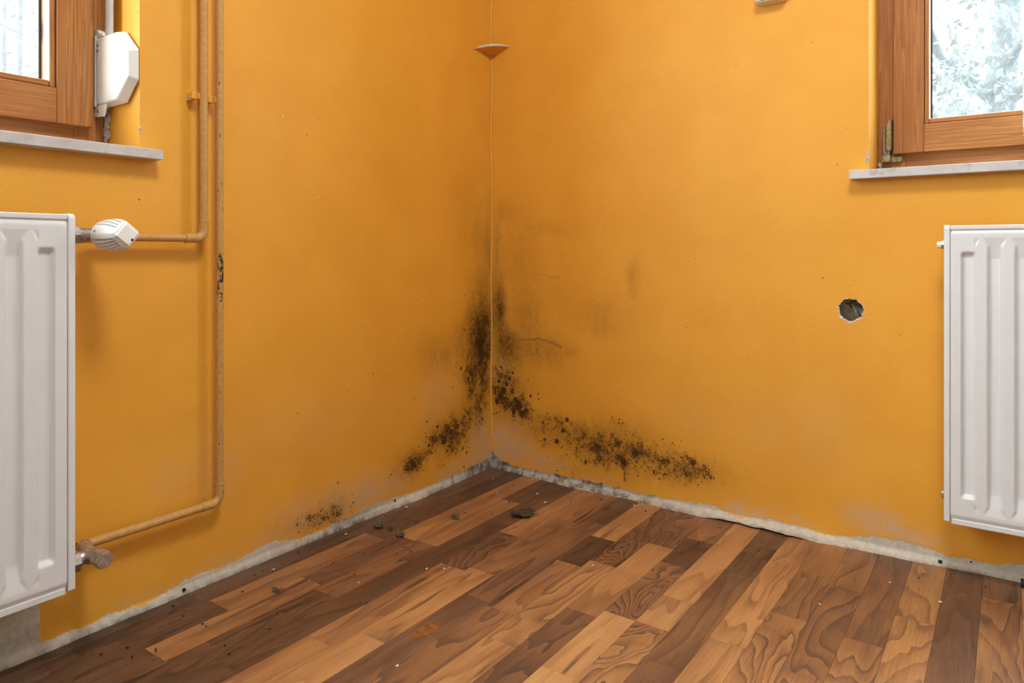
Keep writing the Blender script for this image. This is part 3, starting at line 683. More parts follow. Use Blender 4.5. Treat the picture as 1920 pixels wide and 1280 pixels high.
# ------------------------------------------------------------------ windows
def window(name, label, W, fn, axis_mat, frame_d, sash_d, sill, seed):
    """fn(u, d, z): u along the wall away from the corner, d depth outwards from the wall face"""
    root = empty(name, fn((W[0] + W[1]) / 2, frame_d, W[2])); tag(root, label, 'window', kind='structure')
    u0, u1, v0, v1 = W
    def fb(nm, ua, ub, da, db, za, zb, mat, parent=root, bev=.0012):
        bm = bmesh.new()
        vs = [bm.verts.new(fn(u, d, z)) for u in (ua, ub) for d in (da, db) for z in (za, zb)]
        for f in ((0, 1, 3, 2), (4, 6, 7, 5), (0, 4, 5, 1), (2, 3, 7, 6), (0, 2, 6, 4), (1, 5, 7, 3)): bm.faces.new([vs[i] for i in f])
        return obj(nm, bm, mat, parent, bevel=bev)
    Z = M['pine_z']; Hh = axis_mat
    fd = frame_d + .07
    # fixed frame
    fb('frame_jamb', u0 - .02, u0 + .058, frame_d, fd, v0 - .02, v1, Z); fb('frame_jamb', u1 - .058, u1 + .02, frame_d, fd, v0 - .02, v1, Z)
    fb('frame_rail', u0 + .058, u1 - .058, frame_d, fd, v0 - .02, v0 + .070, Hh); fb('frame_rail', u0 + .058, u1 - .058, frame_d, fd, v1 - .06, v1, Hh)
    um = (u0 + u1) / 2
    fb('mullion', um - .045, um + .045, frame_d, fd, v0 + .07, v1 - .06, Z)
    s0 = sill['s0']
    for k, (a, b) in enumerate(((u0 + s0, um - .012), (um + .012, u1 - s0))):
        zb, zt = v0 + sill['sb'], v1 - .035
        sw, rh = .064, .066
        sd = sash_d + .062
        sash = empty('sash', fn((a + b) / 2, sash_d, zb)); sash.parent = root
        sash.matrix_parent_inverse = Matrix.Translation(-root.location)
        def sb(nm, *a_, bev=.0022):
            o = fb(nm, *a_, None, bev); o.parent = sash
            o.matrix_parent_inverse = (root.matrix_world @ Matrix.Identity(4)).inverted() @ Matrix.Identity(4)
            o.matrix_parent_inverse = Matrix.Translation(-sash.location)
            return o
        sb('stile', a, a + sw, sash_d, sd, zb, zt, Z); sb('stile', b - sw, b, sash_d, sd, zb, zt, Z)
        sb('rail', a + sw, b - sw, sash_d, sd, zb, zb + rh, Hh); sb('rail', a + sw, b - sw, sash_d, sd, zt - rh, zt, Hh)
        bd = sash_d + .005
        sb('glazing_bead', a + sw + .0006, a + sw + .011, bd, sd - .012, zb + rh, zt - rh, Z, bev=.003); sb('glazing_bead', b - sw - .011, b - sw - .0006, bd, sd - .012, zb + rh, zt - rh, Z, bev=.003)
        sb('glazing_bead', a + sw + .011, b - sw - .011, bd, sd - .012, zb + rh + .0006, zb + rh + .013, Hh, bev=.003); sb('glazing_bead', a + sw + .011, b - sw - .011, bd, sd - .012, zt - rh - .013, zt - rh - .0006, Hh, bev=.003)
        # dark rubber seal and pane
        gd = sash_d + .044
        bm = bmesh.new()
        for (ua, ub, za, zb_) in ((a + sw + .011, a + sw + .015, zb + rh + .013, zt - rh - .013), (b - sw - .015, b - sw - .011, zb + rh + .013, zt - rh - .013), (a + sw + .015, b - sw - .015, zb + rh + .013, zb + rh + .016)):
            vs = [bm.verts.new(fn(u, d, z)) for u in (ua, ub) for d in (gd - .003, gd + .001) for z in (za, zb_)]
            for f in ((0, 1, 3, 2), (4, 6, 7, 5), (0, 4, 5, 1), (2, 3, 7, 6), (0, 2, 6, 4), (1, 5, 7, 3)): bm.faces.new([vs[i] for i in f])
        o = obj('seal', bm, M['slot'], None); o.parent = sash; o.matrix_parent_inverse = Matrix.Translation(-sash.location)
        o = fb('pane', a + sw + .004, b - sw - .004, gd, gd + .004, zb + rh + .004, zt - rh - .004, M['glass'], None, 0)
        o.parent = sash; o.matrix_parent_inverse = Matrix.Translation(-sash.location)
    # stone sill
    fb('window_sill', sill['u'], u1 + .04, -sill['out'], frame_d + .002, sill['z0'], sill['z1'], M['stone'], bev=.0015)
    return root

win1 = window('window_1', 'varnished pine window in the left wall above the radiator', WL, lambda u, d, z: (-d, -u, z), M['pine_y'], .135, .115,
              dict(s0=.031, sb=.052, u=1.081, out=.03, z0=.857, z1=.876), 1)
win2 = window('window_2', 'varnished pine window in the right wall with brass hinge', WR, lambda u, d, z: (u, d, z), M['pine_x'], .150, .130,
              dict(s0=.034, sb=.051, u=1.046, out=.03, z0=.849, z1=.869), 2)
# hinge at the lower corner of the right window
hg = empty('hinge', (1.105, .128, .93)); hg.parent = win2; hg.matrix_parent_inverse = Matrix.Translation(-win2.location)
def hp(nm, bm, mat, **k):
    o = obj(nm, bm, mat, None, **k); o.parent = hg; o.matrix_parent_inverse = Matrix.Translation(-hg.location); return o
bm = bmesh.new()
prism(bm, [(1.1015, .927), (1.1140, .927), (1.1140, 1.004), (1.108, 1.000), (1.1025, .990)], lambda u, v, d: (u, d, v), .118, .150)
hp('hinge_cover', bm, M['brass'], bevel=.0025)
bm = bmesh.new(); cyl(bm, (1.098, .126, .915), (1.098, .126, .985), .0028); cyl(bm, (1.107, .126, .914), (1.107, .126, .928), .003); cyl(bm, (1.102, .124, .914), (1.102, .124, .926), .0022)
hp('hinge_pin', bm, M['nickel'])
bm = bmesh.new(); box(bm, 1.0935, 1.1115, .122, .152, .900, .9165)
hp('hinge_block', bm, M['brass'], bevel=.0015)
bm = bmesh.new(); prism(bm, [(1.1115, .9005), (1.131, .9005), (1.1345, .905), (1.136, .9145), (1.1115, .9155)], lambda u, v, d: (u, d, v), .142, .152)
hp('hinge_plate', bm, M['brass'], bevel=.001)
for (u, z, y, r) in ((1.1015, .908, .1215, .0042), (1.1165, .9065, .1415, .0032), (1.1285, .9095, .1415, .0032)):
    bm = bmesh.new(); cyl(bm, (u, y + .004, z), (u, y - .0008, z), r, r * .85, 16); cyl(bm, (u, y + .002, z), (u, y - .0011, z), r * .42, r * .42, 12)
    hp('screw', bm, M['nickel'])

# lace curtain at the right window
rod = tag(empty('curtain_rod', (1.60, .07, 2.21)), 'thin white curtain rod across the right window', 'curtain rod')
bm = bmesh.new(); cyl(bm, (1.09, .07, 2.21), (2.11, .07, 2.21), .005); obj('rod', bm, M['plastic_white'], rod)
bm = bmesh.new(); cyl(bm, (1.0835, .07, 2.21), (1.094, .07, 2.21), .011); obj('rod_end', bm, M['plastic_white'], rod)
bm = bmesh.new(); cyl(bm, (2.106, .07, 2.21), (2.1195, .07, 2.21), .011); obj('rod_end', bm, M['plastic_white'], rod)
bm = bmesh.new(); nu, nz = 70, 40; g = []
for i in range(nu + 1):
    for j in range(nz + 1):
        t = i / nu; z = .93 + (2.202 - .93) * j / nz
        x = 1.371 - .012 * (j / nz) + .42 * t; y = .070 + .014 * math.sin(t * 34) * (0.5 + .5 * (1 - j / nz))
        g.append(bm.verts.new((x, y, z + .012 * math.sin(t * 60) * (1 if j == 0 else 0))))
for i in range(nu):
    for j in range(nz):
        a = i * (nz + 1) + j; bm.faces.new((g[a], g[a + 1], g[a + nz + 2], g[a + nz + 1]))
o = obj('lace_curtain', bm, M['lace']); tag(o, 'white lace curtain hanging at the edge of the right window', 'curtain')
sm = o.modifiers.new('thick', 'SOLIDIFY'); sm.thickness = .0006

# ------------------------------------------------------------------ roller shutter strap winder
w = tag(empty('shutter_strap_winder', (-.06, -1.12, .96)), 'cream eight sided shutter strap winder beside the left window', 'strap winder')
fr = [(-.126, 1.101), (-.047, 1.101), (-.001, 1.060), (-.001, 1.011), (-.045, .973), (-.124, .972)]
bk = [(-.126, 1.108), (-.040, 1.106), (.006, 1.064), (.006, 1.006), (-.036, .967), (-.126, .966)]
bm = bmesh.new(); prism(bm, fr, lambda u, v, d: (u, d, v), -1.1325, -1.1145, bk)
obj('housing', bm, M['plastic'], w, bevel=.0028, seg=3)
bm = bmesh.new(); box(bm, -.134, -.1255, -1.1335, -1.1135, .968, 1.108); obj('back_plate', bm, M['plastic'], w, bevel=.001)
bm = bmesh.new()
for zz in (1.087, 1.0765): cyl(bm, (-.1175, -1.1318, zz), (-.1165, -1.1331, zz), .0022, .0022, 10)
obj('vent_dot', bm, M['slot'], w)
bm = bmesh.new(); prism(bm, [(-.135, 1.104), (-.1, 1.104), (-.103, 1.112), (-.112, 1.110), (-.122, 1.1195), (-.135, 1.122)], lambda u, v, d: (u, d, v), -1.131, -1.117)
obj('bracket', bm, M['plastic'], w, bevel=.001)
bm = bmesh.new(); prism(bm, [(-.135, .970), (-.087, .970), (-.094, .953), (-.098, .946), (-.135, .949)], lambda u, v, d: (u, d, v), -1.131, -1.1275)
br = obj('bracket', bm, M['plastic'], w, bevel=.0008)
bm = bmesh.new(); cyl(bm, (-.1195, -1.127, .9585), (-.1195, -1.1325, .9585), .0040, .0034, 16); cyl(bm, (-.1195, -1.130, .9585), (-.1195, -1.1330, .9585), .0016, .0016, 10)
s = obj('screw', bm, M['brass'], None); s.parent = br; s.matrix_parent_inverse = Matrix.Identity(4)
bm = bmesh.new(); box(bm, -.100, -.0715, -1.1262, -1.1246, 1.100, 2.298)
obj('strap', bm, M['webbing'], w, bevel=.0004)

# ------------------------------------------------------------------ radiators
def radiator(name, label, fn, z0, z1, length):
    """fn(u, n, z): u from the corner-side end, n distance from the wall"""
    root = tag(empty(name, fn(length / 2, .06, z0)), label, 'radiator')
    def fb(nm, ua, ub, da, db, za, zb, bev=.002, mat='enamel'):
        bm = bmesh.new()
        vs = [bm.verts.new(fn(u, d, z)) for u in (ua, ub) for d in (da, db) for z in (za, zb)]
        for f in ((0, 1, 3, 2), (4, 6, 7, 5), (0, 4, 5, 1), (2, 3, 7, 6), (0, 2, 6, 4), (1, 5, 7, 3)): bm.faces.new([vs[i] for i in f])
        return obj(nm, bm, M[mat], root, bevel=bev, seg=3)
    SW = .0115
    # pressed front panel
    ph = z1 - z0 - .022; pz = z0 + .012; N = .0995
    us = np.arange(SW, length - SW + 1e-6, .0018)
    zs = np.concatenate([np.linspace(0, .085, 46), np.linspace(.10, ph - .10, 14), np.linspace(ph - .085, ph, 46)])
    pitch = .0425; first = .0205; gw = .0210; dep = .0085
    U, Zz = np.meshgrid(us - SW, zs, indexing='ij'); Ln = length - 2 * SW
    ng = int((Ln - 2 * first - gw) // pitch) + 1
    marg = (Ln - ((ng - 1) * pitch + gw)) / 2
    first = .0205; pitch = (Ln - 2 * first - gw) / (ng - 1)
    ss = lambda x: np.clip(x, 0, 1) ** 2 * (3 - 2 * np.clip(x, 0, 1))
    D = np.zeros_like(U)
    e = np.minimum(Zz, ph - Zz)
    for k in range(ng):
        a = first + k * pitch; b = a + gw
        lat = ss((U - a) / .0060 + .5) * ss((b - U) / .0060 + .5)
        if k in (0, ng - 1):
            ver = ss((e - .044) / .010)
        else:
            ver = np.clip((e - .017) / .042, 0, 1)
        D = np.maximum(D, lat * ver * dep)
    # long ramps widen at the ends so that the ridges run out in points
    for k in range(ng - 1):
        a = first + k * pitch + gw; b = first + (k + 1) * pitch
        c = (a + b) / 2; hw = (b - a) / 2
        tip = np.clip((e - .018) / .022, 0, 1)
        ridge = (np.abs(U - c) < hw)
        lowering = ridge * ss((np.abs(U - c) / hw - tip) / .45) * np.clip((e - .017) / .042, 0, 1) * dep * (tip < 1)
        D = np.maximum(D, lowering)
    edge = ss(1 - e / .010) * .003 + ss(1 - np.minimum(U, Ln - U) / .003) * .0015
    D = D + edge
    bm = bmesh.new(); vv = []
    for i in range(U.shape[0]):
        vv.append([bm.verts.new(fn(us[i], N - D[i, j], pz + zs[j])) for j in range(len(zs))])
    for i in range(len(vv) - 1):
        for j in range(len(zs) - 1): bm.faces.new((vv[i][j], vv[i + 1][j], vv[i + 1][j + 1], vv[i][j + 1]))
    obj('front_panel', bm, M['enamel'], root, smooth=50)
    fb('rear_panel', SW, length - SW, .034, .040, pz, pz + ph, .001)
    for k, (ua, ub) in enumerate(((0, SW), (length - SW, length))):
        bm = bmesh.new()
        R = .009; pts = []
        h0, h1 = z0 + .004, z1
        for (cn, cz, a0) in ((.1015 - R, h1 - R, 0), (.034 + .003, h1 - .003, 90), ):
            pass
        prof = [(.034, h0), (.0985, h0), (.1015, h0 + .002)]
        for a in range(0, 91, 15): prof.append((.1015 - R + R * math.cos(math.radians(a)), h1 - R + R * math.sin(math.radians(a))))
        prof.append((.034, h1))
        prism(bm, prof, lambda u, v, d: fn(d, u, v), ua + .0004, ub - .0004)
        obj('side_panel', bm, M['enamel'], root, bevel=.0018, seg=3)
    # top grille: two lips and the crossbars between
    fb('top_lip', SW, length - SW, .0925, .0995, z1 - .0105, z1 - .0015, .002); fb('top_lip', SW, length - SW, .034, .041, z1 - .0105, z1 - .0015, .002)
    bm = bmesh.new(); u = SW + .012
    while u < length - SW - .012:
        a, b, c, d = u - .002, u + .002, .041, .0925
        vs = [bm.verts.new(fn(x, y, z)) for x in (a, b) for y in (c, d) for z in (z1 - .010, z1 - .004)]
        for f in ((0, 1, 3, 2), (4, 6, 7, 5), (0, 4, 5, 1), (2, 3, 7, 6), (0, 2, 6, 4), (1, 5, 7, 3)): bm.faces.new([vs[i] for i in f])
        u += .018
    obj('top_grille', bm, M['enamel'], root)
    fb('bottom_lip', SW + .001, length - SW - .001, .034, .0975, z0, z0 + .0125, .0025)
    for u in (.12, length - .12):
        fb('wall_bracket', u - .012, u + .012, .0, .036, z0 + .06, z1 - .06, .002)
    return root
RADL = radiator('radiator', 'white panel radiator under the left window with thermostat valve', lambda u, n, z: (n, -1.2665 - u, z), .126, .744, .80)
RADR = radiator('radiator', 'white panel radiator under the right window with bleed screw', lambda u, n, z: (1.2365 + u, -n, z), .1245, .7375, .80)
# worn embossed marks low in the first groove of the left radiator; the right one has a bleed screw and a plug
bm = bmesh.new()
for zc, rr_ in ((.1995, .0028), (.194, .0032), (.184, .0022), (.180, .0026)):
    tube(bm, [(.0911, -1.3095 + rr_ * math.sin(a), zc + rr_ * .7 * math.cos(a)) for a in [k * math.pi / 7 for k in range(11)]], .00045, 6)
obj('embossed_mark', bm, M['enamel'], RADL, smooth=60)
def cross_cyl(nm, root, p0, p1, r, n, mat, r1=None):
    bm = bmesh.new(); cyl(bm, p0, p1, r, r1, n); return obj(nm, bm, M[mat], root, smooth=35, bevel=.0006)
cross_cyl('bleed_nut', RADR, (1.2365, -.066, .697), (1.2305, -.066, .697), .0098, 6, 'nickel')
cross_cyl('bleed_screw', RADR, (1.2305, -.066, .697), (1.2225, -.066, .697), .0072, 8, 'plastic_white')
cross_cyl('blanking_plug', RADR, (1.2365, -.066, .176), (1.2305, -.066, .176), .0125, 20, 'nickel', .010)

# ------------------------------------------------------------------ thermostat valve
ty, tz = -1.2135, .710
tv = tag(empty('thermostat_valve', (.06, ty, tz)), 'white ribbed thermostat valve on the left radiator', 'thermostat valve')
cross_cyl('union_nut', tv, (.062, -1.2665, tz), (.062, -1.2475, tz), .0165, 6, 'nickel')
cross_cyl('valve_collar', tv, (.062, -1.2475, tz), (.062, -1.2375, tz), .0135, 24, 'nickel')
bm = bmesh.new(); cyl(bm, (.062, -1.240, tz), (.062, ty + .016, tz), .0125, .0125, 20); cyl(bm, (.028, ty, tz), (.088, ty, tz), .0125, .0135, 20)
obj('valve_body', bm, M['nickel'], tv, smooth=40)
def thermo_head():
    bm = bmesh.new(); n = 240; x0, Lh = .078, .080; rings = []
    prof = [(0, .0185), (.03, .0215), (.10, .0243), (.22, .0262), (.40, .0272), (.58, .0268), (.72, .0255), (.84, .0230), (.92, .0212), (.97, .0196), (1.0, .0175)]
    ts = np.linspace(0, 1, 60)
    for t in ts:
        r = np.interp(t, [p[0] for p in prof], [p[1] for p in prof]); q = np.clip((t - .45) / .5, 0, 1) ** 1.5
        ring = []
        for k in range(n):
            a = 2 * math.pi * k / n
            sq = 1 / max(abs(math.cos(a - .70)), abs(math.sin(a - .70)))     # rounded square, turned
            rr = r * ((1 - q) + q * min(sq, 1.22) * .90)
            # ribs, except on the smooth panel facing the room's left
            sm = abs((a - math.radians(284) + math.pi) % (2 * math.pi) - math.pi)
            rib = 1.0 if (k % 10) >= 5 else 0.0
            edge_in = (0.20 if sm > .42 else 2)
            if t > edge_in and t < .95 and rib: rr -= .0075 * min(1, (t - edge_in) / .05, (.95 - t) / .03)
            ring.append(bm.verts.new((x0 + Lh * t, ty + rr * math.sin(a), tz + rr * math.cos(a))))
        rings.append(ring)
    for A, B in zip(rings, rings[1:]):
        for k in range(n): bm.faces.new((A[k], A[(k + 1) % n], B[(k + 1) % n], B[k]))
    bm.faces.new(rings[0]); bm.faces.new(list(reversed(rings[-1])))
    return bm
hd = obj('valve_head', thermo_head(), M['plastic_white'], tv, smooth=28)
a0 = math.radians(6)
sqp = [(.0200 * math.cos(a0 + k * math.pi / 2) , .0200 * math.sin(a0 + k * math.pi / 2)) for k in range(4)]
sq2 = [(u * .93, v * .93) for u, v in sqp]
bm = bmesh.new(); prism(bm, sqp, lambda u, v, d: (d, ty + u, tz + v), .1565, .1615, sq2)
cp = obj('end_cap', bm, M['plastic_white'], None, bevel=.0018, seg=3); cp.parent = hd; cp.matrix_parent_inverse = Matrix.Identity(4)
def sub(nm, bm, mat, par):
    o = obj(nm, bm, mat, None); o.parent = par; o.matrix_parent_inverse = Matrix.Identity(4); return o
bm = bmesh.new(); cyl(bm, (.1605, ty + .0075, tz - .0085), (.1619, ty + .0075, tz - .0085), .0021, .0021, 14); sub('index_dot', bm, M['black'], hd)

aa = math.radians(284); bm = bmesh.new(); q = Vector((.106, ty + 0.0272 * math.sin(aa), tz + .0272 * math.cos(aa)))
box(bm, q.x - .0022, q.x + .0022, q.y - .0006, q.y + .0006, q.z - .0009, q.z + .0009); sub('index_mark', bm, M['slot'], hd)

# ------------------------------------------------------------------ lockshield valve
ly, lz = -1.2255, .164
lv = tag(empty('return_valve', (.06, ly, lz)), 'tarnished nickel return valve at the bottom of the left radiator', 'valve')
cross_cyl('union_nut', lv, (.062, -1.2665, lz - .003), (.062, -1.2465, lz - .003), .0178, 6, 'nickel')
bm = bmesh.new(); tube(bm, [(.062, -1.247, lz - .002), (.062, -1.238, lz), (.066, ly - .004, lz), (.078, ly, lz + .001), (.094, ly, lz + .002)], [.0128, .0120, .0138, .0132, .0118], 20)
obj('valve_body', bm, M['nickel'], lv, smooth=50)
bm = bmesh.new(); tube(bm, [(.062, ly - .002, lz), (.040, ly, lz + .002), (.026, ly + .004, lz + .006)], [.0125, .0125, .0120], 18); obj('inlet', bm, M['nickel'], lv, smooth=50)
cross_cyl('hex_cap', lv, (.092, ly, lz + .002), (.111, ly, lz + .002), .0152, 6, 'nickel', .0148)

# ------------------------------------------------------------------ heating pipes
PR, PX = .0077, .026
def sleeve(nm, root, p, q, r=.0090):
    bm = bmesh.new(); cyl(bm, p, q, r, r, 20); obj(nm, bm, M['pipe'], root, smooth=40, bevel=.0012)
p1 = tag(empty('supply_pipe', (PX, -.996, .709)), 'ochre painted pipe elbowing to the thermostat valve', 'pipe')
y1 = -.9965
bm = bmesh.new(); tube(bm, [(PX, y1, 2.499), (PX, y1, 1.6), (PX, y1, .709 + .030)], PR, 18, False); obj('riser', bm, M['pipe'], p1, smooth=60)
bm = bmesh.new(); tube(bm, bend((PX, y1, .709 + .036), (PX, y1, .709), (PX, y1 - .036, .709), .017), .0089, 18); obj('elbow', bm, M['pipe'], p1, smooth=60)
bm = bmesh.new(); tube(bm, bend((PX, y1 - .030, .709), (PX, ty, .709), (.05, ty, .7095), .012), PR, 18); obj('branch', bm, M['pipe'], p1, smooth=60)
sleeve('sleeve', p1, (PX, y1, .746), (PX, y1, .740), .0093); sleeve('sleeve', p1, (PX, y1 - .040, .709), (PX, y1 - .034, .709), .0093)
p2 = tag(empty('return_pipe', (PX, -.962, .171)), 'ochre painted pipe with chipped black spots running to the return valve', 'pipe')
y2 = -.9618
bm = bmesh.new(); tube(bm, [(PX, y2, 2.499), (PX, y2, 1.2), (PX, y2, .171 + .032)], PR, 18, False); obj('riser', bm, M['pipe'], p2, smooth=60)
bm = bmesh.new(); tube(bm, bend((PX, y2, .171 + .036), (PX, y2, .171), (PX, y2 - .036, .171), .017), .0089, 18); obj('elbow', bm, M['pipe'], p2, smooth=60)
bm = bmesh.new(); tube(bm, [(PX, y2 - .030, .171), (PX, -1.232, .1705)], .0082, 18); obj('branch', bm, M['pipe'], p2, smooth=60)
sleeve('sleeve', p2, (PX, y2, .211), (PX, y2, .205), .0093); sleeve('sleeve', p2, (PX, y2 - .040, .171), (PX, y2 - .034, .171), .0093)

def pipe_clip(yc, zc, label):
    root = tag(empty('pipe_clip', (.0, yc, zc)), label, 'pipe clip', 'clips holding the heating pipes')
    bm = bmesh.new(); n = 14; rr = [(.0084, .0104)]
    ins, outs = [], []
    for k in range(n + 1):
        a = math.radians(100 + 160 * k / n)     # wraps the wall side and left of the pipe
        ins.append((PX + .0080 * math.cos(a), yc + .0080 * math.sin(a))); outs.append((PX + .0100 * math.cos(a), yc + .0100 * math.sin(a)))
    prism(bm, ins + list(reversed(outs)), lambda u, v, d: (u, v, d), zc - .006, zc + .006)
    obj('saddle', bm, M['wall'], root, smooth=40)
    bm = bmesh.new(); box(bm, .0, .020, yc - .021, yc - .009, zc - .0075, zc + .0075); obj('lug', bm, M['wall'], root, bevel=.002)
    bm = bmesh.new(); box(bm, .004, .026, yc - .0095, yc - .0065, zc - .0065, zc + .0055); obj('tongue', bm, M['wall'], root, bevel=.0012)
    bm = bmesh.new()
    for k in range(7): lump(bm, (.002 + .014 * random.random(), yc - .021 + .004 * random.random(), zc - .009 + .018 * random.random()), .0026, int(900 + yc * 1000 + k), (1, 1, 1), 1)
    obj('crumbled_plaster', bm, M['crumb_plaster'], root)
pipe_clip(y1, .994, 'orange painted clip on the supply pipe, nearer the window')
pipe_clip(y2, .992, 'orange painted clip on the return pipe with bare plaster')

# ------------------------------------------------------------------ round hole with its box and wires
hu, hv, hr = HOLE
jb = tag(empty('junction_box', (hu, .02, hv)), 'grey recessed round socket box inside the hole in the right wall', 'socket box')
bm = bmesh.new(); n = 40; rings = []
for d, k in ((.0, 1.10), (.004, 1.09), (.046, 1.06), (.048, 0.0)):
    rings.append([bm.verts.new((hu + hr * k * math.cos(2 * math.pi * i / n), .0006 + d, hv + hr * k * math.sin(2 * math.pi * i / n))) for i in range(n)] if k else [bm.verts.new((hu, .0486, hv))])
for A, B in zip(rings[:-2], rings[1:-1]):
    for i in range(n): bm.faces.new((A[i], A[(i + 1) % n], B[(i + 1) % n], B[i]))
for i in range(n): bm.faces.new((rings[2][i], rings[2][(i + 1) % n], rings[3][0]))
o = obj('cup', bm, M['box_inside'], jb, smooth=40); sm = o.modifiers.new('thick', 'SOLIDIFY'); sm.thickness = .0012; sm.offset = 1
bm = bmesh.new(); pr = random.Random(5)
for i in range(64):
    a = 2 * math.pi * i / 64; r = hr * (1.0 + .035 * math.sin(3 * a + 1) + .03 * math.sin(7 * a) + .02 * math.sin(11 * a + 2))
    s = .0011 + .0012 * pr.random() + (.0010 if math.sin(a) < -.6 else 0)
    lump(bm, (hu + r * math.cos(a), .0012, hv + r * math.sin(a)), s, 300 + i, (1.3, .8, 1), 1)
obj('broken_rim', bm, M['rim'], jb)
def wire(mat, pts, label):
    bm = bmesh.new(); tube(bm, pts, .0016, 10); o = obj('electrical_wire', bm, M[mat], smooth=60)
    tag(o, label, 'wire', 'wires in the wall hole')
wire('wire_green', [(hu - .004, .044, hv + .017), (hu + .001, .020, hv + .009), (hu + .008, .010, hv - .002), (hu + .013, .010, hv - .012), (hu + .016, .016, hv - .018)], 'yellow green wire hooked down across the wall hole')
wire('wire_blue', [(hu + .000, .046, hv + .020), (hu + .008, .018, hv + .010), (hu + .013, .010, hv + .001), (hu + .015, .012, hv - .009), (hu + .018, .022, hv - .015)], 'blue wire curving down inside the wall hole')
wire('wire_brown', [(hu - .018, .040, hv + .012), (hu - .008, .020, hv + .014), (hu + .004, .016, hv + .017), (hu + .014, .016, hv + .013), (hu + .020, .026, hv + .004)], 'brown wire arching across the top of the wall hole')
wire('wire_brown', [(hu - .006, .046, hv + .018), (hu - .007, .026, hv + .012), (hu - .004, .020, hv + .007), (hu - .0015, .026, hv + .004)], 'short dark wire end at the upper left of the wall hole')

# ------------------------------------------------------------------ switch box high on the right wall
sb_ = tag(empty('wall_switch', (.868, 0, 1.293)), 'cream surface mounted switch box at the top of the right wall', 'switch')
def rrect(x0, x1, z0, z1, r):
    o = []
    for cx, cz, a in ((x1 - r, z1 - r, 0), (x0 + r, z1 - r, 90), (x0 + r, z0 + r, 180), (x1 - r, z0 + r, 270)):
        for k in range(7):
            t = math.radians(a + 15 * k); o.append((cx + r * math.cos(t), cz + r * math.sin(t)))
    return o
bm = bmesh.new(); prism(bm, rrect(.829, .905, 1.2935, 1.370, .010), lambda u, v, d: (u, d, v), -.0002, -.026, rrect(.832, .902, 1.2965, 1.367, .009))
obj('base', bm, M['cream'], sb_, bevel=.0022, seg=3)
bm = bmesh.new(); prism(bm, rrect(.8350, .8990, 1.2990, 1.3640, .005), lambda u, v, d: (u, d, v), -.024, -.0266); obj('seam', bm, M['slot'], sb_)
bm = bmesh.new(); prism(bm, rrect(.8357, .8983, 1.2997, 1.3633, .005), lambda u, v, d: (u, d, v), -.024, -.0285); obj('rocker', bm, M['cream'], sb_, bevel=.001)

# ------------------------------------------------------------------ paper flap bridging the corner
fl = tag(empty('paper_flap', (0, 0, 1.29)), 'small pale edged wallpaper flap bridging the wall corner', 'paper flap')
bm = bmesh.new(); nA, nB = 16, 6; rows = []
for i in range(nA + 1):
    t = i / nA
    eL = Vector((.0006, -.090, 1.3055)); eR = Vector((.072, -.0006, 1.3215)); cE = Vector((.026, -.030, 1.3330))
    edge = (1 - t) ** 2 * eL + 2 * t * (1 - t) * cE + t * t * eR
    row = []
    inner_s = 1 - t
    inn = Vector((.0006 if t < .5 else .0006 + (t - .5) * .02, -.0006 if t > .5 else -.0006 - (.5 - t) * .02, 1.3025))
    for j in range(nB + 1):
        q = j / nB; row.append(bm.verts.new(inn.lerp(edge, q) + Vector((0, 0, .006 * math.sin(q * math.pi) * .6))))
    rows.append(row)
for A, B in zip(rows, rows[1:]):
    for j in range(nB): bm.faces.new((A[j], A[j + 1], B[j + 1], B[j]))
edge_pts = [r[-1].co.copy() for r in rows]
o = obj('flap', bm, M['wall'], fl, smooth=60); sm = o.modifiers.new('thick', 'SOLIDIFY'); sm.thickness = .0008
bm = bmesh.new(); tube(bm, [p + Vector((0, 0, .001)) for p in edge_pts], [.0008 + .0038 * math.sin(math.pi * i / nA) ** .8 for i in range(nA + 1)], 8)
obj('torn_edge', bm, M['rim'], fl, smooth=60)

# ------------------------------------------------------------------ litter on the floor
def dust_clump(c, r, seed, label, flat=.35, n=9, mat='dust'):
    bm = bmesh.new(); rg = random.Random(seed)
    for k in range(n):
        a = rg.random() * 6.28; d = r * .75 * math.sqrt(rg.random())
        lump(bm, (c[0] + d * math.cos(a), c[1] + d * math.sin(a) * .7, r * flat * (.25 + .3 * rg.random())), r * (.25 + .2 * rg.random()), seed * 31 + k, (1, .8, flat), 2, .5)
    for k in range(16):
        a = rg.random() * 6.28; q = Vector((c[0], c[1], .003)); e = q + Vector((math.cos(a) * r * 1.2, math.sin(a) * r * .9, r * .5 * rg.random()))
        m = q.lerp(e, .5) + Vector((0, 0, r * .5 * rg.random())); tube(bm, [q, m, e], .0005, 5)
    lo = min(v.co.z for v in bm.verts)
    for v in bm.verts: v.co.z -= lo - .0001
    o = obj('dust_clump', bm, M[mat], smooth=60); tag(o, label, 'dust clump', 'clumps of dust on the floor')
dust_clump((.069, -.554), .016, 3, 'grey dust clump with straggling fibres near the left wall', .45)
dust_clump((.100, -.548), .009, 4, 'small grey fluff touching the larger clump near the left wall', .5)
dust_clump((.152, -.566), .012, 5, 'grey dust tuft at the end of a light strip', .5)
dust_clump((.186, -.402), .012, 6, 'thin grey dust tuft on a pale floor strip', .35, 6)
dust_clump((.147, -.909), .012, 7, 'flat dark dust wisp on a light strip nearer the camera', .15, 6)
dust_clump((.118, -.476), .006, 8, 'tiny dark fluff between two floor strips near the left wall', .5, 5)
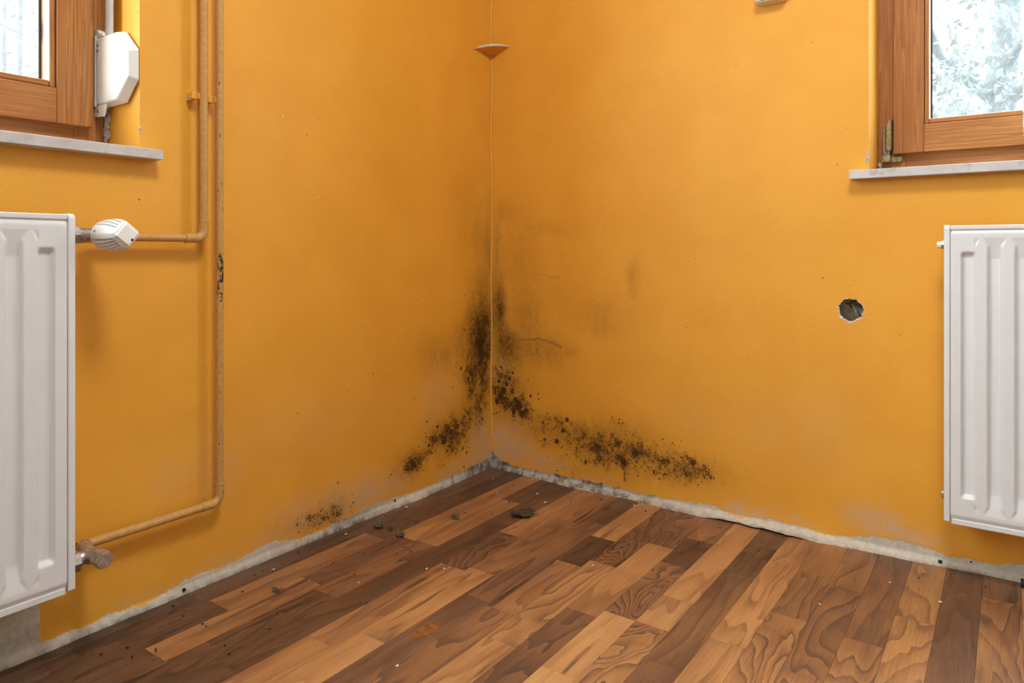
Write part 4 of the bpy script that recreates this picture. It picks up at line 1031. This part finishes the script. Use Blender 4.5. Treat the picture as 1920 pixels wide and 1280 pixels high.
# curled dry leaf
bm = bmesh.new(); lc = Vector((.317, -.291, 0)); nn, mm = 40, 7; g = []
ax, ay = Vector((.818, .575, 0)), Vector((-.575, .818, 0))
for i in range(nn):
    a = 2 * math.pi * i / nn
    row = []
    for j in range(mm):
        q = j / (mm - 1)
        rr = .35 + .65 * q; wob = 1 + .10 * math.sin(5 * a + 1) + .07 * math.sin(11 * a)
        zz = .0022 + .012 * q ** 2 * (0.75 + .35 * math.sin(2 * a + .5)) + .002 * math.sin(7 * a + 9 * q)
        row.append(bm.verts.new(lc + ax * (math.cos(a) * .031 * rr * wob) + ay * (math.sin(a) * .022 * rr * wob) + Vector((0, 0, zz))))
    g.append(row)
for i in range(nn):
    for j in range(mm - 1): bm.faces.new((g[i][j], g[(i + 1) % nn][j], g[(i + 1) % nn][j + 1], g[i][j + 1]))
bm.faces.new([r[0] for r in g])
tube(bm, [lc + ax * .026 + Vector((0, 0, .006)), lc + ax * .036 + ay * .001 + Vector((0, 0, .007)), lc + ax * .043 + ay * .003 + Vector((0, 0, .002))], [.0016, .0012, .0008], 6)
lo = min(v.co.z for v in bm.verts)
for v in bm.verts: v.co.z -= lo - .0008
o = obj('dry_leaf', bm, M['leafdead'], smooth=60); tag(o, 'curled dark dry leaf lying on the floor near the corner', 'leaf')
sm = o.modifiers.new('thick', 'SOLIDIFY'); sm.thickness = .0007

CRUMBS = [(0.022, -1.016), (0.077, -1.011), (0.083, -1.072), (0.152, -1.069), (0.139, -1.067), (0.15, -1.16), (0.157, -1.164), (0.162, -1.173), (0.179, -1.179), (0.108, -1.187), (0.142, -1.196), (0.237, -1.086), (0.264, -1.075), (0.266, -1.097), (0.09, -1.222), (0.075, -1.23), (0.023, -1.123), (0.053, -1.08), (0.032, -1.063), (0.021, -1.0), (0.044, -0.892), (0.043, -0.871), (0.027, -0.767), (0.124, -0.783), (0.133, -0.756), (0.255, -1.008), (0.327, -0.841), (0.152, -0.686), (0.176, -0.68), (0.218, -0.646), (0.246, -0.664), (0.235, -0.617), (0.205, -0.603), (0.204, -0.611), (0.174, -0.595), (0.147, -0.588), (0.164, -0.536), (0.029, -0.495), (0.083, -0.439), (0.11, -0.246), (0.108, -0.258), (0.163, -0.22), (0.163, -0.138), (0.057, -0.049), (0.404, -0.533), (0.183, -0.359), (0.347, -0.363), (0.215, -0.769), (0.159, -0.106), (0.368, -0.13), (0.427, -0.065), (0.473, -0.122), (0.473, -0.108), (0.475, -0.057), (0.565, -0.077), (0.552, -0.202), (0.62, -0.208), (0.627, -0.153), (0.616, -0.321), (0.522, -0.48), (0.243, -0.322), (0.229, -0.225), (0.593, -0.08), (1.114, -0.06), (1.197, -0.075), (1.192, -0.102), (1.308, -0.07), (1.02, -0.047), (0.848, -0.157), (0.759, -0.18), (0.762, -0.075), (0.13, -0.63), (0.077, -0.746), (0.158, -0.755), (0.09, -0.952), (0.218, -0.964)]
CHIPS = [(1.146, -0.161), (1.237, -0.195), (1.047, -0.339), (0.029, -0.415), (0.162, -0.188), (0.322, -0.662), (0.249, -0.789), (0.353, -0.64), (0.055, -0.853), (0.035, -0.633), (0.279, -0.175), (0.258, -0.126), (0.522, -0.054), (0.312, -0.172), (0.076, -0.093), (0.523, -0.957), (0.606, -0.44)]

def shared(name, mat, kind):
    out = []
    for k in range(4):
        bm = bmesh.new(); lump(bm, (0, 0, 0), 1.0, 700 + k + (50 if kind else 0), (1.0, .55, .5) if not kind else (1, .6, .25), 1, .4)
        lo = min(v.co.z for v in bm.verts)
        for v in bm.verts: v.co.z -= lo
        me = bpy.data.meshes.new(name); bm.to_mesh(me); bm.free(); me.materials.append(mat); out.append(me)
    return out
cm, wm = shared('crumb', M['crumb'], 0), shared('chip', M['chip'], 1)
def scatter(L, name, meshes, label, group, s0, s1):
    for k, (x, y) in enumerate(L):
        if x > 1.5: continue
        o = bpy.data.objects.new(name, meshes[k % 4]); col.objects.link(o)
        s = random.uniform(s0, s1); o.scale = (s, s, s); o.location = (x, y, .0001); o.rotation_euler = (0, 0, random.random() * 6.28)
        tag(o, label, 'crumb' if name == 'mould_crumb' else 'plaster chip', group)
scatter(CRUMBS, 'mould_crumb', cm, 'tiny dark crumb of mould lying on the floor strips', 'dark crumbs scattered on the floor', .0016, .0032)
scatter(CHIPS, 'plaster_chip', wm, 'tiny pale flake of plaster lying on the floor strips', 'pale plaster flakes on the floor', .0028, .0050)
# brown stain dried on a strip
bm = bmesh.new(); c = (.488, -.846); v = []
for i in range(36):
    a = 2 * math.pi * i / 36; rr = 1 + .12 * math.sin(3 * a) + .06 * math.sin(7 * a + 1)
    v.append((c[0] + .0145 * rr * math.cos(a) , c[1] + .030 * rr * math.sin(a)))
prism(bm, v, lambda x, y, d: (x, y, d), .00005, .00035)
tag(obj('stain', bm, M['stain']), 'brown orange dried stain on a mauve floor strip', 'stain')
# dark cable end poking out under the right radiator
ce = tag(empty('cable_end', (1.39, -.024, 0)), 'black cable end on the floor under the right radiator', 'cable')
bm = bmesh.new(); tube(bm, [(1.372, -.026, .0085), (1.42, -.030, .0085), (1.52, -.028, .0085), (1.7, -.03, .0085)], .0082, 12); obj('sheath', bm, M['slot'], ce, smooth=60)
bm = bmesh.new(); cyl(bm, (1.366, -.026, .0085), (1.380, -.0265, .0085), .0088, .0088, 14); obj('ferrule', bm, M['black'], ce, smooth=40)

# ------------------------------------------------------------------ unseen lamp added under the ceiling to brighten the upper walls
cl = tag(empty('added_fill_lamp', (1.35, -1.35, 2.5)), 'unseen round fill lamp added under the ceiling to brighten the walls', 'lamp')
def lathe(prof, n=40):
    bm = bmesh.new(); R_ = [[bm.verts.new((1.35 + r * math.cos(2 * math.pi * k / n), -1.35 + r * math.sin(2 * math.pi * k / n), z)) for k in range(n)] for r, z in prof]
    for A, B in zip(R_, R_[1:]):
        for k in range(n): bm.faces.new((A[k], A[(k + 1) % n], B[(k + 1) % n], B[k]))
    bm.faces.new(R_[0]); bm.faces.new(list(reversed(R_[-1]))); return bm
obj('mount', lathe([(.27, 2.4995), (.275, 2.485), (.27, 2.465), (.2, 2.462)]), M['plastic_white'], cl, smooth=40)
obj('diffuser', lathe([(.255, 2.464), (.255, 2.44), (.24, 2.415), (.20, 2.398), (.12, 2.388), (.03, 2.385)]), M['opal'], cl, smooth=60)

# ------------------------------------------------------------------ garden outside
tag(obj('ground', nbox(-30, 30, -30, 30, -.9, -.7), M['grass']), 'green garden ground outside the windows', 'ground', kind='structure')
def tree(base, lean, r, h, seed, label, leaves=0, leaf_c=None, leaf_r=1.0, branches=6):
    root = tag(empty('garden_tree', (base[0], base[1], -.7)), label, 'tree'); rg = random.Random(seed)
    pts = [Vector((base[0] + lean[0] * t * h + .06 * math.sin(4 * t + seed), base[1] + lean[1] * t * h, -.72 + h * t)) for t in np.linspace(0, 1, 9).tolist()]
    bm = bmesh.new(); tube(bm, pts, [float(r * (1 - .55 * t)) for t in np.linspace(0, 1, 9)], 12); obj('trunk', bm, M['bark'], root, smooth=60)
    tips = []
    bm = bmesh.new()
    for k in range(branches):
        i = rg.randint(3, 7); p = pts[i]; a = rg.random() * 6.28; L = h * (.16 + .16 * rg.random())
        q = p + Vector((math.cos(a) * L * .5, math.sin(a) * L * .5, L * .25)); e = q + Vector((math.cos(a + .4) * L * .5, math.sin(a + .4) * L * .5, L * .35))
        tube(bm, [p, q, e], [r * .35, r * .22, r * .1], 7); tips += [q, e, q.lerp(e, .5)]
    obj('branches', bm, M['bark'], root, smooth=60)
    if leaves:
        bm = bmesh.new()
        for k in range(leaves):
            c = (Vector(leaf_c[rg.randrange(len(leaf_c))]) if leaf_c and rg.random() < .75 else tips[rg.randrange(len(tips))])
            p = c + Vector((rg.gauss(0, 1), rg.gauss(0, 1), rg.gauss(0, .8))) * leaf_r * .5
            d = Vector((rg.gauss(0, 1), rg.gauss(0, 1), rg.gauss(0, 1))).normalized(); e = d.orthogonal().normalized(); s = .035 + .04 * rg.random()
            bm.faces.new([bm.verts.new(p + d * s), bm.verts.new(p + e * s * .5), bm.verts.new(p - d * s), bm.verts.new(p - e * s * .5)])
        tag(obj('foliage', bm, M['leaf'], root, smooth=0), kind='stuff')
    return root
def at(px, t):      # ground position in the direction of a bearing seen from the room
    u = (px - 960) / 1329.3; f = Vector((-.5753, .8180)); r_ = Vector((.8180, .5753)); d = f + r_ * u
    return (1.3493 + d.x * t, -1.8035 + d.y * t)
b = at(38, 10); tree(b, (.002, .004), .055, 6, 2, 'slender bare tree seen through the left window', 250, None, .8, 9)
b = at(2, 13); tree(b, (-.01, .01), .07, 6, 4, 'thin tree at the far edge of the left window view', 700, None, 1.2, 9)
b = at(1842, 9); c1 = at(1772, 8.5); c2 = at(1790, 9.5); c3 = at(1835, 8)
tree(b, (.045, .0), .24, 6.5, 5, 'thick leaning tree trunk seen through the right window', 1500,
     [(c1[0], c1[1], 2.2), (c2[0], c2[1], 2.5), (c3[0], c3[1], 2.7), (c1[0], c1[1], 3.0), (c3[0] + .4, c3[1], 3.6)], .55, 10)
b = at(1990, 12); tree(b, (.0, .0), .12, 6, 8, 'leafy tree further right beyond the right window', 1500, None, 1.4, 10)
